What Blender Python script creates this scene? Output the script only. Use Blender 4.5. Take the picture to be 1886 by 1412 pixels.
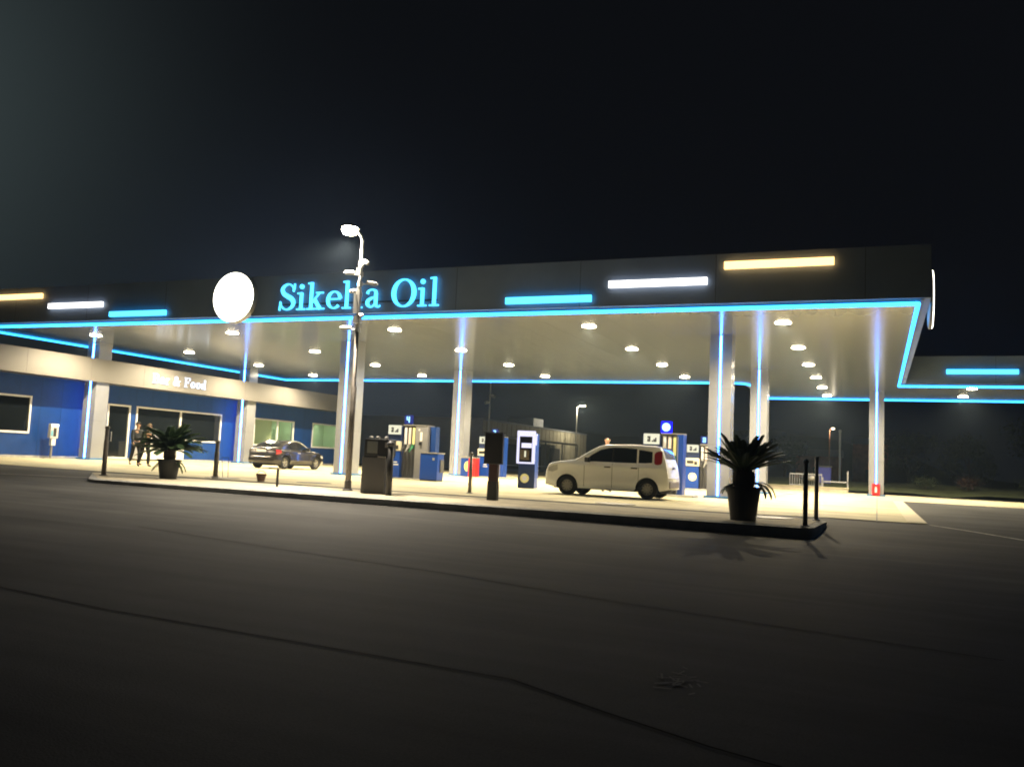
import bpy, bmesh, math, random
from mathutils import Vector, Matrix, Euler
random.seed(7)
for o in list(bpy.data.objects): bpy.data.objects.remove(o)
SC = bpy.context.scene
PI = math.pi
def srgb(r, g, b):
    f = lambda c: (c/255/12.92) if c <= 10 else ((c/255+.055)/1.055)**2.4
    return (f(r), f(g), f(b))

# ------------------------------------------------------------------ camera
cam = bpy.data.cameras.new('camera'); cam.sensor_width = 36.0; cam.sensor_fit = 'HORIZONTAL'
cam.lens = 1612.2/1886*36; cam.clip_start = .05; cam.clip_end = 3000
co = bpy.data.objects.new('camera', cam); SC.collection.objects.link(co); SC.camera = co
def cam_matrix(pit, rol, yaw):
    fw = Vector((-math.sin(yaw), math.cos(yaw), 0)); rt = Vector((math.cos(yaw), math.sin(yaw), 0)); up = Vector((0, 0, 1))
    F = fw*math.cos(pit)+up*math.sin(pit); U = up*math.cos(pit)-fw*math.sin(pit)
    R_ = rt*math.cos(rol)-U*math.sin(rol); U_ = U*math.cos(rol)+rt*math.sin(rol)
    m = Matrix.Identity(4)
    for i in range(3): m[i][0], m[i][1], m[i][2] = R_[i], U_[i], -F[i]
    m[2][3] = .88
    return m
co.matrix_world = cam_matrix(math.radians(5.1106), math.radians(-2.6064), math.radians(22.7823))

# ------------------------------------------------------------------ night sky
W = bpy.data.worlds.new('World'); SC.world = W; W.use_nodes = True
nt = W.node_tree; nt.nodes.clear()
def wn(t, **k):
    n = nt.nodes.new(t)
    for a, b in k.items(): setattr(n, a, b)
    return n
out = wn('ShaderNodeOutputWorld'); tc = wn('ShaderNodeTexCoord')
def glow(dirv, power, col):                 # soft glow added to the sky around a compass direction
    d = Vector(dirv).normalized()
    dp = wn('ShaderNodeVectorMath', operation='DOT_PRODUCT'); dp.inputs[1].default_value = d
    nt.links.new(tc.outputs['Generated'], dp.inputs[0])
    mx = wn('ShaderNodeMath', operation='MAXIMUM'); mx.inputs[1].default_value = 0
    nt.links.new(dp.outputs['Value'], mx.inputs[0])
    pw = wn('ShaderNodeMath', operation='POWER'); pw.inputs[1].default_value = power
    nt.links.new(mx.outputs[0], pw.inputs[0])
    bg = wn('ShaderNodeBackground'); bg.inputs[0].default_value = (*col, 1)
    nt.links.new(pw.outputs[0], bg.inputs[1]); return bg
def addsh(a, b):
    n = wn('ShaderNodeAddShader'); nt.links.new(a.outputs[0], n.inputs[0]); nt.links.new(b.outputs[0], n.inputs[1]); return n
sky = wn('ShaderNodeTexSky', sky_type='NISHITA', sun_disc=False, sun_elevation=math.radians(-4), sun_rotation=math.radians(200))
b0 = wn('ShaderNodeBackground'); nt.links.new(sky.outputs[0], b0.inputs[0]); b0.inputs[1].default_value = .004
b1 = wn('ShaderNodeBackground'); b1.inputs[0].default_value = (.0034, .0039, .0050, 1); b1.inputs[1].default_value = 1
s = addsh(b0, b1)
s = addsh(s, glow((-1.75, .80, .60), 34, (.042, .058, .058)))
s = addsh(s, glow((-.72, 1, .12), 70, (.011, .016, .027)))
nt.links.new(s.outputs[0], out.inputs[0])

SC.view_settings.view_transform = 'Standard'; SC.view_settings.look = 'None'
SC.view_settings.exposure = 0; SC.view_settings.gamma = 1
SC.render.engine = 'CYCLES'
SC.render.filter_size = 1.9
cy = SC.cycles
cy.filter_width = 1.9
cy.use_denoising = True; cy.max_bounces = 6; cy.diffuse_bounces = 3; cy.glossy_bounces = 4; cy.transmission_bounces = 4
cy.sample_clamp_indirect = 6; cy.use_light_tree = True; cy.caustics_reflective = False; cy.caustics_refractive = False

# ------------------------------------------------------------------ materials
MATS = {}
def mat(name, col=(.5, .5, .5), rough=.6, metal=0, emit=None, es=1, noise=0, nscale=5, bump=0, bscale=40, spec=.5, coat=0, stretch=None, col2=None, trans=0, ior=1.45, alpha=1):
    if name in MATS: return MATS[name]
    m = bpy.data.materials.new(name); m.use_nodes = True; t = m.node_tree
    p = t.nodes['Principled BSDF']
    p.inputs['Base Color'].default_value = (*col, 1); p.inputs['Roughness'].default_value = rough
    p.inputs['Metallic'].default_value = metal; p.inputs['Specular IOR Level'].default_value = spec
    p.inputs['Coat Weight'].default_value = coat; p.inputs['Coat Roughness'].default_value = .06
    p.inputs['Transmission Weight'].default_value = trans; p.inputs['IOR'].default_value = ior
    if emit: p.inputs['Emission Color'].default_value = (*emit, 1); p.inputs['Emission Strength'].default_value = es
    if noise or bump:
        tcn = t.nodes.new('ShaderNodeTexCoord'); mp = t.nodes.new('ShaderNodeMapping')
        if stretch: mp.inputs['Scale'].default_value = stretch
        t.links.new(tcn.outputs['Object'], mp.inputs[0])
    if noise:
        nz = t.nodes.new('ShaderNodeTexNoise'); nz.inputs['Scale'].default_value = nscale; nz.inputs['Detail'].default_value = 6; nz.inputs['Roughness'].default_value = .62
        t.links.new(mp.outputs[0], nz.inputs['Vector'])
        cr = t.nodes.new('ShaderNodeValToRGB')
        c2 = col2 or tuple(c*(1-noise) for c in col)
        c3 = tuple(min(1, c*(1+noise*.5)) for c in col)
        cr.color_ramp.elements[0].position = .32; cr.color_ramp.elements[0].color = (*c2, 1)
        cr.color_ramp.elements[1].position = .68; cr.color_ramp.elements[1].color = (*c3, 1)
        t.links.new(nz.outputs['Fac'], cr.inputs[0]); t.links.new(cr.outputs[0], p.inputs['Base Color'])
    if bump:
        nb = t.nodes.new('ShaderNodeTexNoise'); nb.inputs['Scale'].default_value = bscale; nb.inputs['Detail'].default_value = 4
        t.links.new(mp.outputs[0], nb.inputs['Vector'])
        bp = t.nodes.new('ShaderNodeBump'); bp.inputs['Strength'].default_value = bump; bp.inputs['Distance'].default_value = .02
        t.links.new(nb.outputs['Fac'], bp.inputs['Height']); t.links.new(bp.outputs[0], p.inputs['Normal'])
    MATS[name] = m; return m
def emis(name, col, k): return mat(name, (.01, .01, .01), 1, emit=col, es=k, spec=0)

WARM = (1.0, .83, .54)
M_asph = mat('asphalt', (.058, .0575, .055), .8, spec=.2)
M_conc = mat('concrete', (.54, .49, .315), .72, noise=.38, nscale=.42, bump=.2, bscale=30, spec=.3, stretch=(1, 1.8, 1))
M_kerbtop = mat('kerb concrete', (.56, .50, .37), .85, noise=.25, nscale=1.2, bump=.3, bscale=25, spec=.25)
M_kerb = mat('kerb stone', (.42, .42, .40), .8, noise=.3, nscale=3, bump=.3)
M_white = mat('road paint', (.55, .54, .48), .7, noise=.45, nscale=9)
M_tar = mat('tar joint', (.036, .035, .033), 1, spec=.0)
M_grass = mat('grass', (.07, .085, .03), .9, noise=.5, nscale=1.5, bump=1, bscale=12)
M_soil = mat('dark field', (.03, .034, .022), .95, noise=.5, nscale=.6, bump=.6, bscale=4)
M_soffit = mat('soffit panels', (.165, .192, .245), .18, noise=.04, nscale=.5, spec=.75, stretch=(4, .25, 1))
M_fascia = mat('fascia panels', (.15, .20, .29), .55, noise=.12, nscale=.7, spec=.4)
M_silver = mat('silver cladding', (.34, .352, .385), .20, metal=.35, noise=.06, nscale=2, spec=.6)
M_band = mat('pale fascia cladding', (.14, .134, .128), .5, metal=0, noise=.08, nscale=.8, stretch=(1, .4, 1))
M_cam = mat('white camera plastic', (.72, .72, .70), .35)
M_blue = mat('blue wall cladding', (.006, .045, .20), .42, noise=.12, nscale=2, spec=.4)
M_bluep = mat('blue paint', (.004, .045, .28), .35, coat=.1)
M_plinth = mat('blue steel', (.02, .16, .40), .4)
M_dglass = mat('dark glass', (.006, .008, .010), .05, spec=.7)
M_cglass = mat('car glass', (.006, .007, .008), .06, spec=.8)
M_frame = mat('white frame', (.75, .74, .72), .4)
M_black = mat('black metal', (.02, .02, .021), .45)
M_rubber = mat('rubber', (.015, .015, .015), .8)
M_grey = mat('grey metal', (.28, .27, .255), .4, metal=.4)
M_dgrey = mat('dark grey metal', (.075, .075, .08), .5)
M_brownst = mat('weathered steel', (.19, .17, .15), .6, noise=.3, nscale=6)
M_steel = mat('galvanised steel', (.42, .42, .41), .45, metal=.6)
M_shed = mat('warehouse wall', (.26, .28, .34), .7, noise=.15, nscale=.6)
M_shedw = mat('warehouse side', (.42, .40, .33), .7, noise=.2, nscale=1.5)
E_cyan = emis('cyan neon', (.045, .60, 1.6), 4.2)
E_strip = emis('pale blue led', (.16, .66, 2.4), 8)
E_letter = emis('cyan letters', (.10, .80, 1.4), 2.2)
E_whiteled = emis('white led', (1, .97, .93), 3.2)
E_orange = emis('orange led', (1.5, .85, .28), 2.6)
E_disc = emis('lit sign face', (1, .96, .80), 7)
E_lamp = emis('downlight', (1, .86, .62), 60)
E_street = emis('street lamp lens', (1, .88, .58), 90)
E_pale = emis('pale lettering', (.85, .95, 1.12), 2.2)
E_screen = emis('screen frame', (.78, .76, 1.0), 1.25)
E_price = emis('price display', (1, .97, .72), .95)
E_bnum = emis('blue lit number box', (.004, .02, .22), 1)
E_bglow = emis('blue lit halo box', (.0004, .0012, 1.0), 5)
E_num = emis('number', (.35, .85, 1.3), 2)

def asphalt_detail(m):
    t = m.node_tree; p = t.nodes['Principled BSDF']; N = lambda k: t.nodes.new(k)
    tc_ = N('ShaderNodeTexCoord'); mp = N('ShaderNodeMapping'); mp.inputs['Scale'].default_value = (.10, 1.3, 1); mp.inputs['Rotation'].default_value = (0, 0, math.radians(-8))
    t.links.new(tc_.outputs['Object'], mp.inputs[0])
    a = N('ShaderNodeTexNoise'); a.inputs['Scale'].default_value = 1.6; a.inputs['Detail'].default_value = 7; t.links.new(mp.outputs[0], a.inputs['Vector'])
    b = N('ShaderNodeTexNoise'); b.inputs['Scale'].default_value = .45; b.inputs['Detail'].default_value = 5; t.links.new(tc_.outputs['Object'], b.inputs['Vector'])
    c = N('ShaderNodeTexVoronoi'); c.inputs['Scale'].default_value = 85; t.links.new(tc_.outputs['Object'], c.inputs['Vector'])
    def mr(src, lo, hi, a0=.3, a1=.7):
        n = N('ShaderNodeMapRange'); n.inputs[1].default_value = a0; n.inputs[2].default_value = a1; n.inputs[3].default_value = lo; n.inputs[4].default_value = hi; t.links.new(src, n.inputs[0]); return n.outputs[0]
    def mul(x, y):
        n = N('ShaderNodeMath'); n.operation = 'MULTIPLY'; t.links.new(x, n.inputs[0]); t.links.new(y, n.inputs[1]); return n.outputs[0]
    f = mul(mul(mr(a.outputs['Fac'], .66, 1.35), mr(b.outputs['Fac'], .62, 1.3)), mr(c.outputs['Distance'], 1.18, .86, 0, .8))
    cc = N('ShaderNodeVectorMath'); cc.operation = 'SCALE'; cc.inputs[0].default_value = p.inputs['Base Color'].default_value[:3]
    t.links.new(f, cc.inputs['Scale']); t.links.new(cc.outputs[0], p.inputs['Base Color'])
    bp = N('ShaderNodeBump'); bp.inputs['Strength'].default_value = .3; bp.inputs['Distance'].default_value = .004; t.links.new(c.outputs['Distance'], bp.inputs['Height']); t.links.new(bp.outputs[0], p.inputs['Normal'])
asphalt_detail(M_asph)
# ------------------------------------------------------------------ mesh helpers
class MB:
    def __init__(s): s.v = []; s.f = []; s.m = []
    def add(s, vs, fs, mi=0):
        b = len(s.v); s.v += [tuple(v) for v in vs]
        for f in fs: s.f.append(tuple(b+i for i in f)); s.m.append(mi)
        return s
    def box(s, x0, x1, y0, y1, z0, z1, mi=0, rz=0, c=None):
        vs = [(x, y, z) for z in (z0, z1) for y in (y0, y1) for x in (x0, x1)]
        if rz:
            cx, cy_ = c or ((x0+x1)/2, (y0+y1)/2); ca, sa = math.cos(rz), math.sin(rz)
            vs = [(cx+(x-cx)*ca-(y-cy_)*sa, cy_+(x-cx)*sa+(y-cy_)*ca, z) for x, y, z in vs]
        return s.add(vs, [(0, 2, 3, 1), (4, 5, 7, 6), (0, 1, 5, 4), (2, 6, 7, 3), (0, 4, 6, 2), (1, 3, 7, 5)], mi)
    def cbox(s, c, d, mi=0, rz=0): return s.box(c[0]-d[0]/2, c[0]+d[0]/2, c[1]-d[1]/2, c[1]+d[1]/2, c[2]-d[2]/2, c[2]+d[2]/2, mi, rz)
    def tube(s, pts, r, n=10, mi=0, cap=True):
        pts = [Vector(p) for p in pts]; rr = r if isinstance(r, (list, tuple)) else [r]*len(pts)
        rings = []; u = None
        for i, p in enumerate(pts):
            d = (pts[min(i+1, len(pts)-1)]-pts[max(i-1, 0)]).normalized()
            if u is None:
                u = d.orthogonal().normalized()
            u = (u-d*u.dot(d)).normalized(); w = d.cross(u)
            rings.append([p+(u*math.cos(2*PI*k/n)+w*math.sin(2*PI*k/n))*rr[i] for k in range(n)])
        vs = [v for r_ in rings for v in r_]; fs = []
        for i in range(len(pts)-1):
            for k in range(n): fs.append((i*n+k, i*n+(k+1) % n, (i+1)*n+(k+1) % n, (i+1)*n+k))
        if cap: fs.append(tuple(range(n-1, -1, -1))); fs.append(tuple((len(pts)-1)*n+k for k in range(n)))
        return s.add(vs, fs, mi)
    def lathe(s, prof, n=24, mi=0, c=(0, 0, 0), axis='z', cap=True):
        vs = []
        for r, z in prof:
            for k in range(n):
                a = 2*PI*k/n; x, y = r*math.cos(a), r*math.sin(a)
                p = (x, y, z) if axis == 'z' else ((z, x, y) if axis == 'x' else (x, z, y))
                vs.append((c[0]+p[0], c[1]+p[1], c[2]+p[2]))
        fs = [(i*n+k, i*n+(k+1) % n, (i+1)*n+(k+1) % n, (i+1)*n+k) for i in range(len(prof)-1) for k in range(n)]
        if cap: fs += [tuple(range(n-1, -1, -1)), tuple((len(prof)-1)*n+k for k in range(n))]
        return s.add(vs, fs, mi)
    def prism(s, poly, z0, z1, mi=0):
        n = len(poly); zf = z1 if callable(z1) else (lambda x, y: z1)
        vs = [(x, y, z0 if not callable(z0) else z0(x, y)) for x, y in poly]+[(x, y, zf(x, y)) for x, y in poly]
        return s.add(vs, [tuple(range(n-1, -1, -1)), tuple(range(n, 2*n))]+[(i, (i+1) % n, n+(i+1) % n, n+i) for i in range(n)], mi)
    def build(s, name, mats, parent=None, bev=0, smooth=False, seg=2, loc=None):
        me = bpy.data.meshes.new(name); me.from_pydata(s.v, [], s.f)
        mats = mats if isinstance(mats, (list, tuple)) else [mats]
        for m in mats: me.materials.append(m)
        me.polygons.foreach_set('material_index', s.m)
        if smooth: me.polygons.foreach_set('use_smooth', [True]*len(me.polygons))
        me.update()
        bm = bmesh.new(); bm.from_mesh(me); bmesh.ops.recalc_face_normals(bm, faces=bm.faces); bm.to_mesh(me); bm.free()
        o = bpy.data.objects.new(name, me); SC.collection.objects.link(o)
        if parent: o.parent = parent
        if loc: o.location = loc
        if bev:
            b = o.modifiers.new('bevel', 'BEVEL'); b.width = bev; b.segments = seg; b.limit_method = 'ANGLE'
        return o
def tag(o, label=None, cat=None, group=None, kind=None):
    if label: o['label'] = label
    if cat: o['category'] = cat
    if group: o['group'] = group
    if kind: o['kind'] = kind
    return o
def thing(name, loc, label, cat, group=None, rz=0):
    o = bpy.data.objects.new(name, None); SC.collection.objects.link(o); o.location = loc; o.rotation_euler = (0, 0, rz)
    o.empty_display_size = .2
    return tag(o, label, cat, group)
def copy_tree(o, parent=None):
    c = o.copy(); SC.collection.objects.link(c)
    if parent: c.parent = parent
    for ch in list(o.children): copy_tree(ch, c)
    return c
def gz(x): return max(-.16, min(.09, -.0045*(x+21)))
def rz_(x): return max(-.34, min(-.05, -.09-.0118*(x+17.5)))

# ------------------------------------------------------------------ ground
def sm(a, b, x):
    t = max(0, min(1, (x-a)/(b-a))); return t*t*(3-2*t)
def fy(x): return 16.0+(x+17.9)*1.1/16.8                 # front line of the island
def ground_z(x, y):
    r = rz_(x)-.004; g = gz(x)-.012
    if x < -1.1: t = sm(fy(x)+1.2, fy(x)+4.0, y)
    else: t = sm(16.5, 23.0, y)
    return r+(g-r)*t
def axis(cuts):
    r = []
    for a, b, n in cuts: r += [a+(b-a)*i/n for i in range(n)]
    return r+[cuts[-1][1]]
xs = axis([(-900, -120, 4), (-120, -45, 8), (-45, 12, 76), (12, 60, 10), (60, 900, 5)])
ys = axis([(-300, -20, 4), (-20, 0, 6), (0, 32, 64), (32, 70, 16), (70, 1600, 10)])
mb = MB(); vs = [(x, y, ground_z(x, y)) for y in ys for x in xs]; nx = len(xs)
mb.add(vs, [(j*nx+i, j*nx+i+1, (j+1)*nx+i+1, (j+1)*nx+i) for j in range(len(ys)-1) for i in range(nx-1)])
g0 = mb.build('ground', M_asph, smooth=True); tag(g0, 'dark worn asphalt lot in front of the petrol station', kind='structure')

def sheet(name, poly, dz, m, label, kind='structure', th=0.0):
    """flat sheet following the sloping yard, subdivided along x"""
    bm = bmesh.new(); f = bm.faces.new([bm.verts.new((x, y, 0)) for x, y in poly])
    for k in range(-60, 30):
        g = bm.verts[:]+bm.edges[:]+bm.faces[:]
        bmesh.ops.bisect_plane(bm, geom=g, plane_co=(k*1.5, 0, 0), plane_no=(1, 0, 0))
    for k in range(8, 44):
        g = bm.verts[:]+bm.edges[:]+bm.faces[:]
        bmesh.ops.bisect_plane(bm, geom=g, plane_co=(0, k*(.75 if k < 36 else 1), 0), plane_no=(0, 1, 0))
    for v in bm.verts: v.co.z = dz(v.co.x, v.co.y)
    bmesh.ops.recalc_face_normals(bm, faces=bm.faces)
    for f in bm.faces:
        if f.normal.z < 0: f.normal_flip()
    me = bpy.data.meshes.new(name); bm.to_mesh(me); bm.free(); me.materials.append(m)
    o = bpy.data.objects.new(name, me); SC.collection.objects.link(o); return tag(o, label, kind=kind)
G1 = lambda x, y: gz(x)
sheet('forecourt', [(-60, 20.6), (-20, 20.6), (-3, 21.4), (-1.25, 22.2), (1.08, 22.3), (1.08, 43.5), (5.2, 43.3), (30, 42.0), (30, 58.5), (-60, 58.5)], lambda x, y: max(gz(x), ground_z(x, y)+.008), M_conc, 'pale concrete forecourt under the canopies')
strip_pts = None
# joints in the concrete
mb = MB()
for x in range(-36, 1, 4):
    for i in range(36): y0 = 21.8+i; mb.add([(x-.012, y0, gz(x)+.004), (x+.012, y0, gz(x)+.004), (x+.012, y0+1, gz(x)+.004), (x-.012, y0+1, gz(x)+.004)], [(0, 1, 2, 3)])
for y in (25.5, 29.3, 33.8, 38, 42.5, 47, 51.5):
    for x in range(-56, 1): mb.add([(x, y-.012, gz(x)+.0045), (x+1, y-.012, gz(x+1)+.0045), (x+1, y+.012, gz(x+1)+.0045), (x, y+.012, gz(x)+.0045)], [(0, 1, 2, 3)])
tag(mb.build('forecourt_joint_lines', M_dgrey), 'thin dark joints between the concrete slabs', kind='structure')

# island with kerb
FL, FR, BR, BL = (-17.9, 16.0), (-1.1, 17.1), (-.98, 20.4), (-21.4, 19.3)
def lerp2(a, b, t): return (a[0]+(b[0]-a[0])*t, a[1]+(b[1]-a[1])*t)
def corner(p, a, b, r, n=5):
    P, A, B = Vector(p), Vector(a), Vector(b); u = (A-P).normalized()*r; w = (B-P).normalized()*r
    return [tuple(P+u*(1-t)**2+w*t**2) for t in [i/n for i in range(n+1)]]
poly = corner(FL, BL, FR, .5)+[lerp2(FL, FR, t/24) for t in range(2, 23)]+corner(FR, FL, BR, .45)+corner(BR, FR, BL, .3)+[lerp2(BR, BL, t/24) for t in range(2, 23)]+corner(BL, BR, FL, .5)
isl = thing('traffic_island', (0, 0, 0), 'long raised concrete island with a dark kerb along the asphalt', 'traffic island')
cx0, cy0 = -10.3, 18.2
def inset(p, d):
    v = Vector((p[0]-cx0, p[1]-cy0)); s = Vector((d/9.0*abs(v.x)/1.0, 0))
    return (p[0]-math.copysign(min(abs(v.x), d), v.x)*(1 if abs(v.x) > 7.2 else 0), p[1]-math.copysign(d, v.y))
inner = [inset(p, .14) for p in poly]
n = len(poly); mb = MB()
vs = [(x, y, ground_z(x, y)-.15) for x, y in poly]+[(x, y, gz(x)+.0) for x, y in poly]+[(x, y, gz(x)+.02) for x, y in inner]
mb.add(vs, [(i, (i+1) % n, n+(i+1) % n, n+i) for i in range(n)]+[(n+i, n+(i+1) % n, 2*n+(i+1) % n, 2*n+i) for i in range(n)])
mb.build('kerb', M_kerb, isl)
mb = MB(); mb.add([(x, y, gz(x)+.024) for x, y in inner], [tuple(range(n))]); 
o = mb.build('paving', M_kerbtop, isl)
bm = bmesh.new(); bm.from_mesh(o.data)
bmesh.ops.triangulate(bm, faces=bm.faces)
for f in bm.faces:
    if f.normal.z < 0: f.normal_flip()
bm.to_mesh(o.data); bm.free()

def strip(name, pts, w, zf, m, label):
    mb = MB(); P = []
    for a, b in zip(pts, pts[1:]):
        k = max(1, int(math.dist(a, b)/.5))
        P += [lerp2(a, b, i/k) for i in range(k)]
    P.append(pts[-1]); L = []
    for i, p in enumerate(P):
        a, b = P[max(0, i-1)], P[min(len(P)-1, i+1)]; d = Vector((b[0]-a[0], b[1]-a[1])).normalized(); nn = Vector((-d.y, d.x))*w/2
        for sgn in (1, -1): x, y = p[0]+nn.x*sgn, p[1]+nn.y*sgn; L.append((x, y, zf(x, y)))
    mb.add(L, [(2*i, 2*i+1, 2*i+3, 2*i+2) for i in range(len(P)-1)])
    return tag(mb.build(name, m), label, kind='structure')
RZ = lambda x, y: ground_z(x, y)+.006
M_edge = mat('pale edging', (.62, .56, .40), .7, noise=.15, nscale=3)
strip('forecourt_edging', [(.86, 43.2), (.86, 22.4)], .42, lambda x, y: gz(x)+.012, M_edge, 'pale edging along the right side of the forecourt')
strip('forecourt_edging', [(1.1, 43.6), (5.2, 43.5), (28, 42.2)], .5, lambda x, y: gz(x)+.014, M_edge, 'pale edging in front of the rear right canopy')
strip('road_marking', [(.05, 23.6), (1.4, 21.8), (4.6, 17.6), (9, 11.8)], .09, RZ, M_white, 'thin white line on the asphalt right of the forecourt')
strip('road_marking', [(-30, 9.5), (-23, 15.4), (-18.6, 18.4)][::-1], .10, RZ, M_white, 'thin white line on the asphalt left of the island')
strip('road_joint', [(-12, 5.4), (-4.8, 4.55), (-3.2, 4.5), (-1.8, 4.45), (-1.2, 4.15), (-.65, 3.9), (1.2, 3.3)], .017, RZ, M_tar, 'dark tar joint crossing the foreground asphalt')
strip('road_joint', [(-9, 8.9), (-6.3, 8.3), (-4.1, 7.95), (-2, 7.4), (.8, 6.9)], .018, RZ, M_tar, 'faint dark joint in the middle of the asphalt')
mb = MB()
for _ in range(26):
    a = random.uniform(0, PI); cx = -1.0+random.gauss(0, .06); cy1 = 4.95+random.gauss(0, .13)
    l = random.uniform(.02, .07); w = .006; dx, dy = math.cos(a)*l, math.sin(a)*l; nx_, ny_ = -math.sin(a)*w, math.cos(a)*w
    z = ground_z(cx, cy1)+.007
    mb.add([(cx-dx-nx_, cy1-dy-ny_, z), (cx+dx-nx_, cy1+dy-ny_, z), (cx+dx+nx_, cy1+dy+ny_, z), (cx-dx+nx_, cy1-dy+ny_, z)], [(0, 1, 2, 3)])
tag(mb.build('road_scuff', mat('worn paint flecks', (.16, .155, .14), .8)), 'faint pale scuff on the foreground asphalt', kind='structure')
for i, (x, y, lab) in enumerate([(-15.7, 22.3, 'behind the small post on the island'), (-6.15, 21.8, 'in front of the white car'), (-2.15, 19.7, 'beside the big potted cycad'), (-18.4, 21.4, 'at the foot of the brown bollard on the left')]):
    z = gz(x)+(.03 if y < 20.5 else .004)
    t = thing('tank_cover', (x, y, z), 'dark round tank cover '+lab, 'manhole cover', 'tank covers in the forecourt')
    MB().lathe([(.0, 0), (.44, 0), (.44, .006), (.0, .006)], 28, cap=False).build('lid', M_dgrey, t)
    MB().lathe([(.45, .0), (.52, .0), (.52, .009), (.45, .009)], 28, cap=False).build('rim', M_brownst, t)

# grass bank and dark land behind
mb = MB(); NX, NY = 60, 8
for j in range(NY+1):
    for i in range(NX+1):
        x = -20+i*2.2; y = 62+j*2.4; mb.v.append((x, y, .0+.55*sm(0, 3, j)+random.uniform(-.1, .12)))
for j in range(NY):
    for i in range(NX): mb.f.append((j*(NX+1)+i, j*(NX+1)+i+1, (j+1)*(NX+1)+i+1, (j+1)*(NX+1)+i)); mb.m.append(0)
tag(mb.build('grass_bank', M_grass, smooth=True), 'low grassy bank behind the right-hand canopy', kind='structure')
mb = MB(); NX = 80
for j in range(6):
    for i in range(NX+1):
        x = -500+i*12.5; y = 150+j*60; h_ = (8+10*math.sin(i*.21+1)+5*math.sin(i*.53)+random.uniform(-1, 1))*math.sin(min(1, j/4)*PI/2)
        mb.v.append((x, y, max(-.3, h_) if j else -.4))
for j in range(5):
    for i in range(NX): mb.f.append((j*(NX+1)+i, j*(NX+1)+i+1, (j+1)*(NX+1)+i+1, (j+1)*(NX+1)+i)); mb.m.append(0)
tag(mb.build('hills', M_soil, smooth=True), 'low dark hills on the horizon', kind='structure')

# ------------------------------------------------------------------ canopy
ZS = 5.78
can = thing('canopy', (0, 26.3, ZS), 'wide dark grey station canopy outlined with cyan neon tubes', 'canopy')
can_o = (0, 26.3, ZS)
def loc(mbb, o):                                   # world coordinates -> coordinates of the thing at o
    mbb.v = [(x-o[0], y-o[1], z-o[2]) for x, y, z in mbb.v]; return mbb
XL, XR, YF, YB, YB2, XW, XI = -37.5, 1.02, 26.52, 49.2, 59.1, 45.0, -6.6
FT, FTW = 7.38, 7.33
# soffit: plank panels
mb = MB()
outer = [(XL, YF), (XR, YF), (XR, 50.3), (XW, 50.3), (XW, YB2), (XI, YB2), (XI, 50.2), (-7.4, YB), (XL, YB)]
mb.add([(x, y, ZS) for x, y in outer], [tuple(range(len(outer)-1, -1, -1))])
k = 0
for i in range(int((XR-XL)/1.2)):
    x = XL+.3+i*1.2
    y1 = YB-.1 if x < -7.4 else YB2-.1
    mb.box(x-.005, x+.005, YF+.1, y1, ZS-.002, ZS-.0005, 1)
loc(mb, can_o).build('soffit', [M_soffit, mat('joint grey', (.10, .115, .145), .16, spec=.75)], can)
# fascia
mb = MB()
OY, OX = 26.2, 1.33
mb.box(XL-.35, OX, OY, OY+.16, 5.88, FT)                       # front
mb.box(OX-.16, OX, OY+.16, 50.0, 5.88, FT-.002)                # right end
mb.box(XL-.35, XL-.19, OY+.16, YB+.3, 5.88, FT-.002)           # left end
mb.box(OX-.16, XW+.3, 50.0, 50.16, 5.88, FTW)                  # wing front
mb.box(XL-.35, -6.9, YB+.25, YB+.4, 5.88, FT-.004)
mb.box(-7.05, -6.9, YB+.4, YB2+.2, 5.88, FT-.006)
mb.box(-6.9, XW+.3, YB2+.1, YB2+.25, 5.88, FT-.008)
fas = mb; mb = MB()
mb.box(XL-.19, OX-.16, OY+.16, YF-.06, 5.86, 5.9); mb.box(XR+.06, OX-.16, YF-.06, 50.0, 5.86, 5.9)
mb.box(XL-.19, XL-.06, YF-.06, YB+.25, 5.86, 5.9)
mb.box(OX-.16, XW, 50.162, 50.25, 5.86, 5.9)
mb.box(XL-.1, OX-.2, OY+.2, YB+.2, 6.9, 7.0); mb.box(-6.8, XW, 50.2, YB2+.05, 6.9, 7.002)
loc(mb, can_o).build('roof', M_dgrey, can)
mb = fas
for x in (-34.4, -30.2, -26, -21.8, -13.2, -8.8, -4.52, -.35): mb.box(x-.008, x+.008, OY-.004, OY-.0005, 5.9, FT-.02, 1)
for y in (30, 34, 38, 42, 46): mb.box(OX+.0005, OX+.004, y-.008, y+.008, 5.9, FT-.02, 1)
for x in (5.5, 9.7, 14, 18): mb.box(x-.008, x+.008, 49.996, 49.9995, 5.9, FTW-.02, 1)
loc(mb, can_o).build('fascia', [M_fascia, mat('dark seam', (.05, .06, .08), .6)], can)  # panel seams in a darker tone
def neon(pts, r=.06):
    mb = MB()
    for a, b in zip(pts, pts[1:]):
        mb.tube([(a[0], a[1], ZS-.005), (b[0], b[1], ZS-.005)], r, 8)
    loc(mb, can_o).build('neon_tube', E_cyan, can)
neon([(XL, YF), (XR, YF)]); neon([(XR, YF), (XR, 50.3)]); neon([(XR, 50.3), (XW, 50.3)], .055)
neon([(XL, YF), (XL, YB)], .05); neon([(XL, YB), (-7.4, YB)], .055); neon([(-7.4, YB), (-6.85, 49.5), (-6.62, 50.1), (XI, 51), (XI, YB2)], .055); neon([(XI, YB2), (XW, YB2)], .06)
def bar(x0, x1, z0, z1, m, lab, y=26.2):
    mb = MB(); mb.box(x0, x1, y-.14, y-.05, z0, z1); mb.box(x0+.2, x0+.3, y-.05, y, z0+.05, z1-.05); mb.box(x1-.3, x1-.2, y-.05, y, z0+.05, z1-.05)
    o = loc(mb, can_o).build('light_bar', m, can); o['label'] = lab
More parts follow.
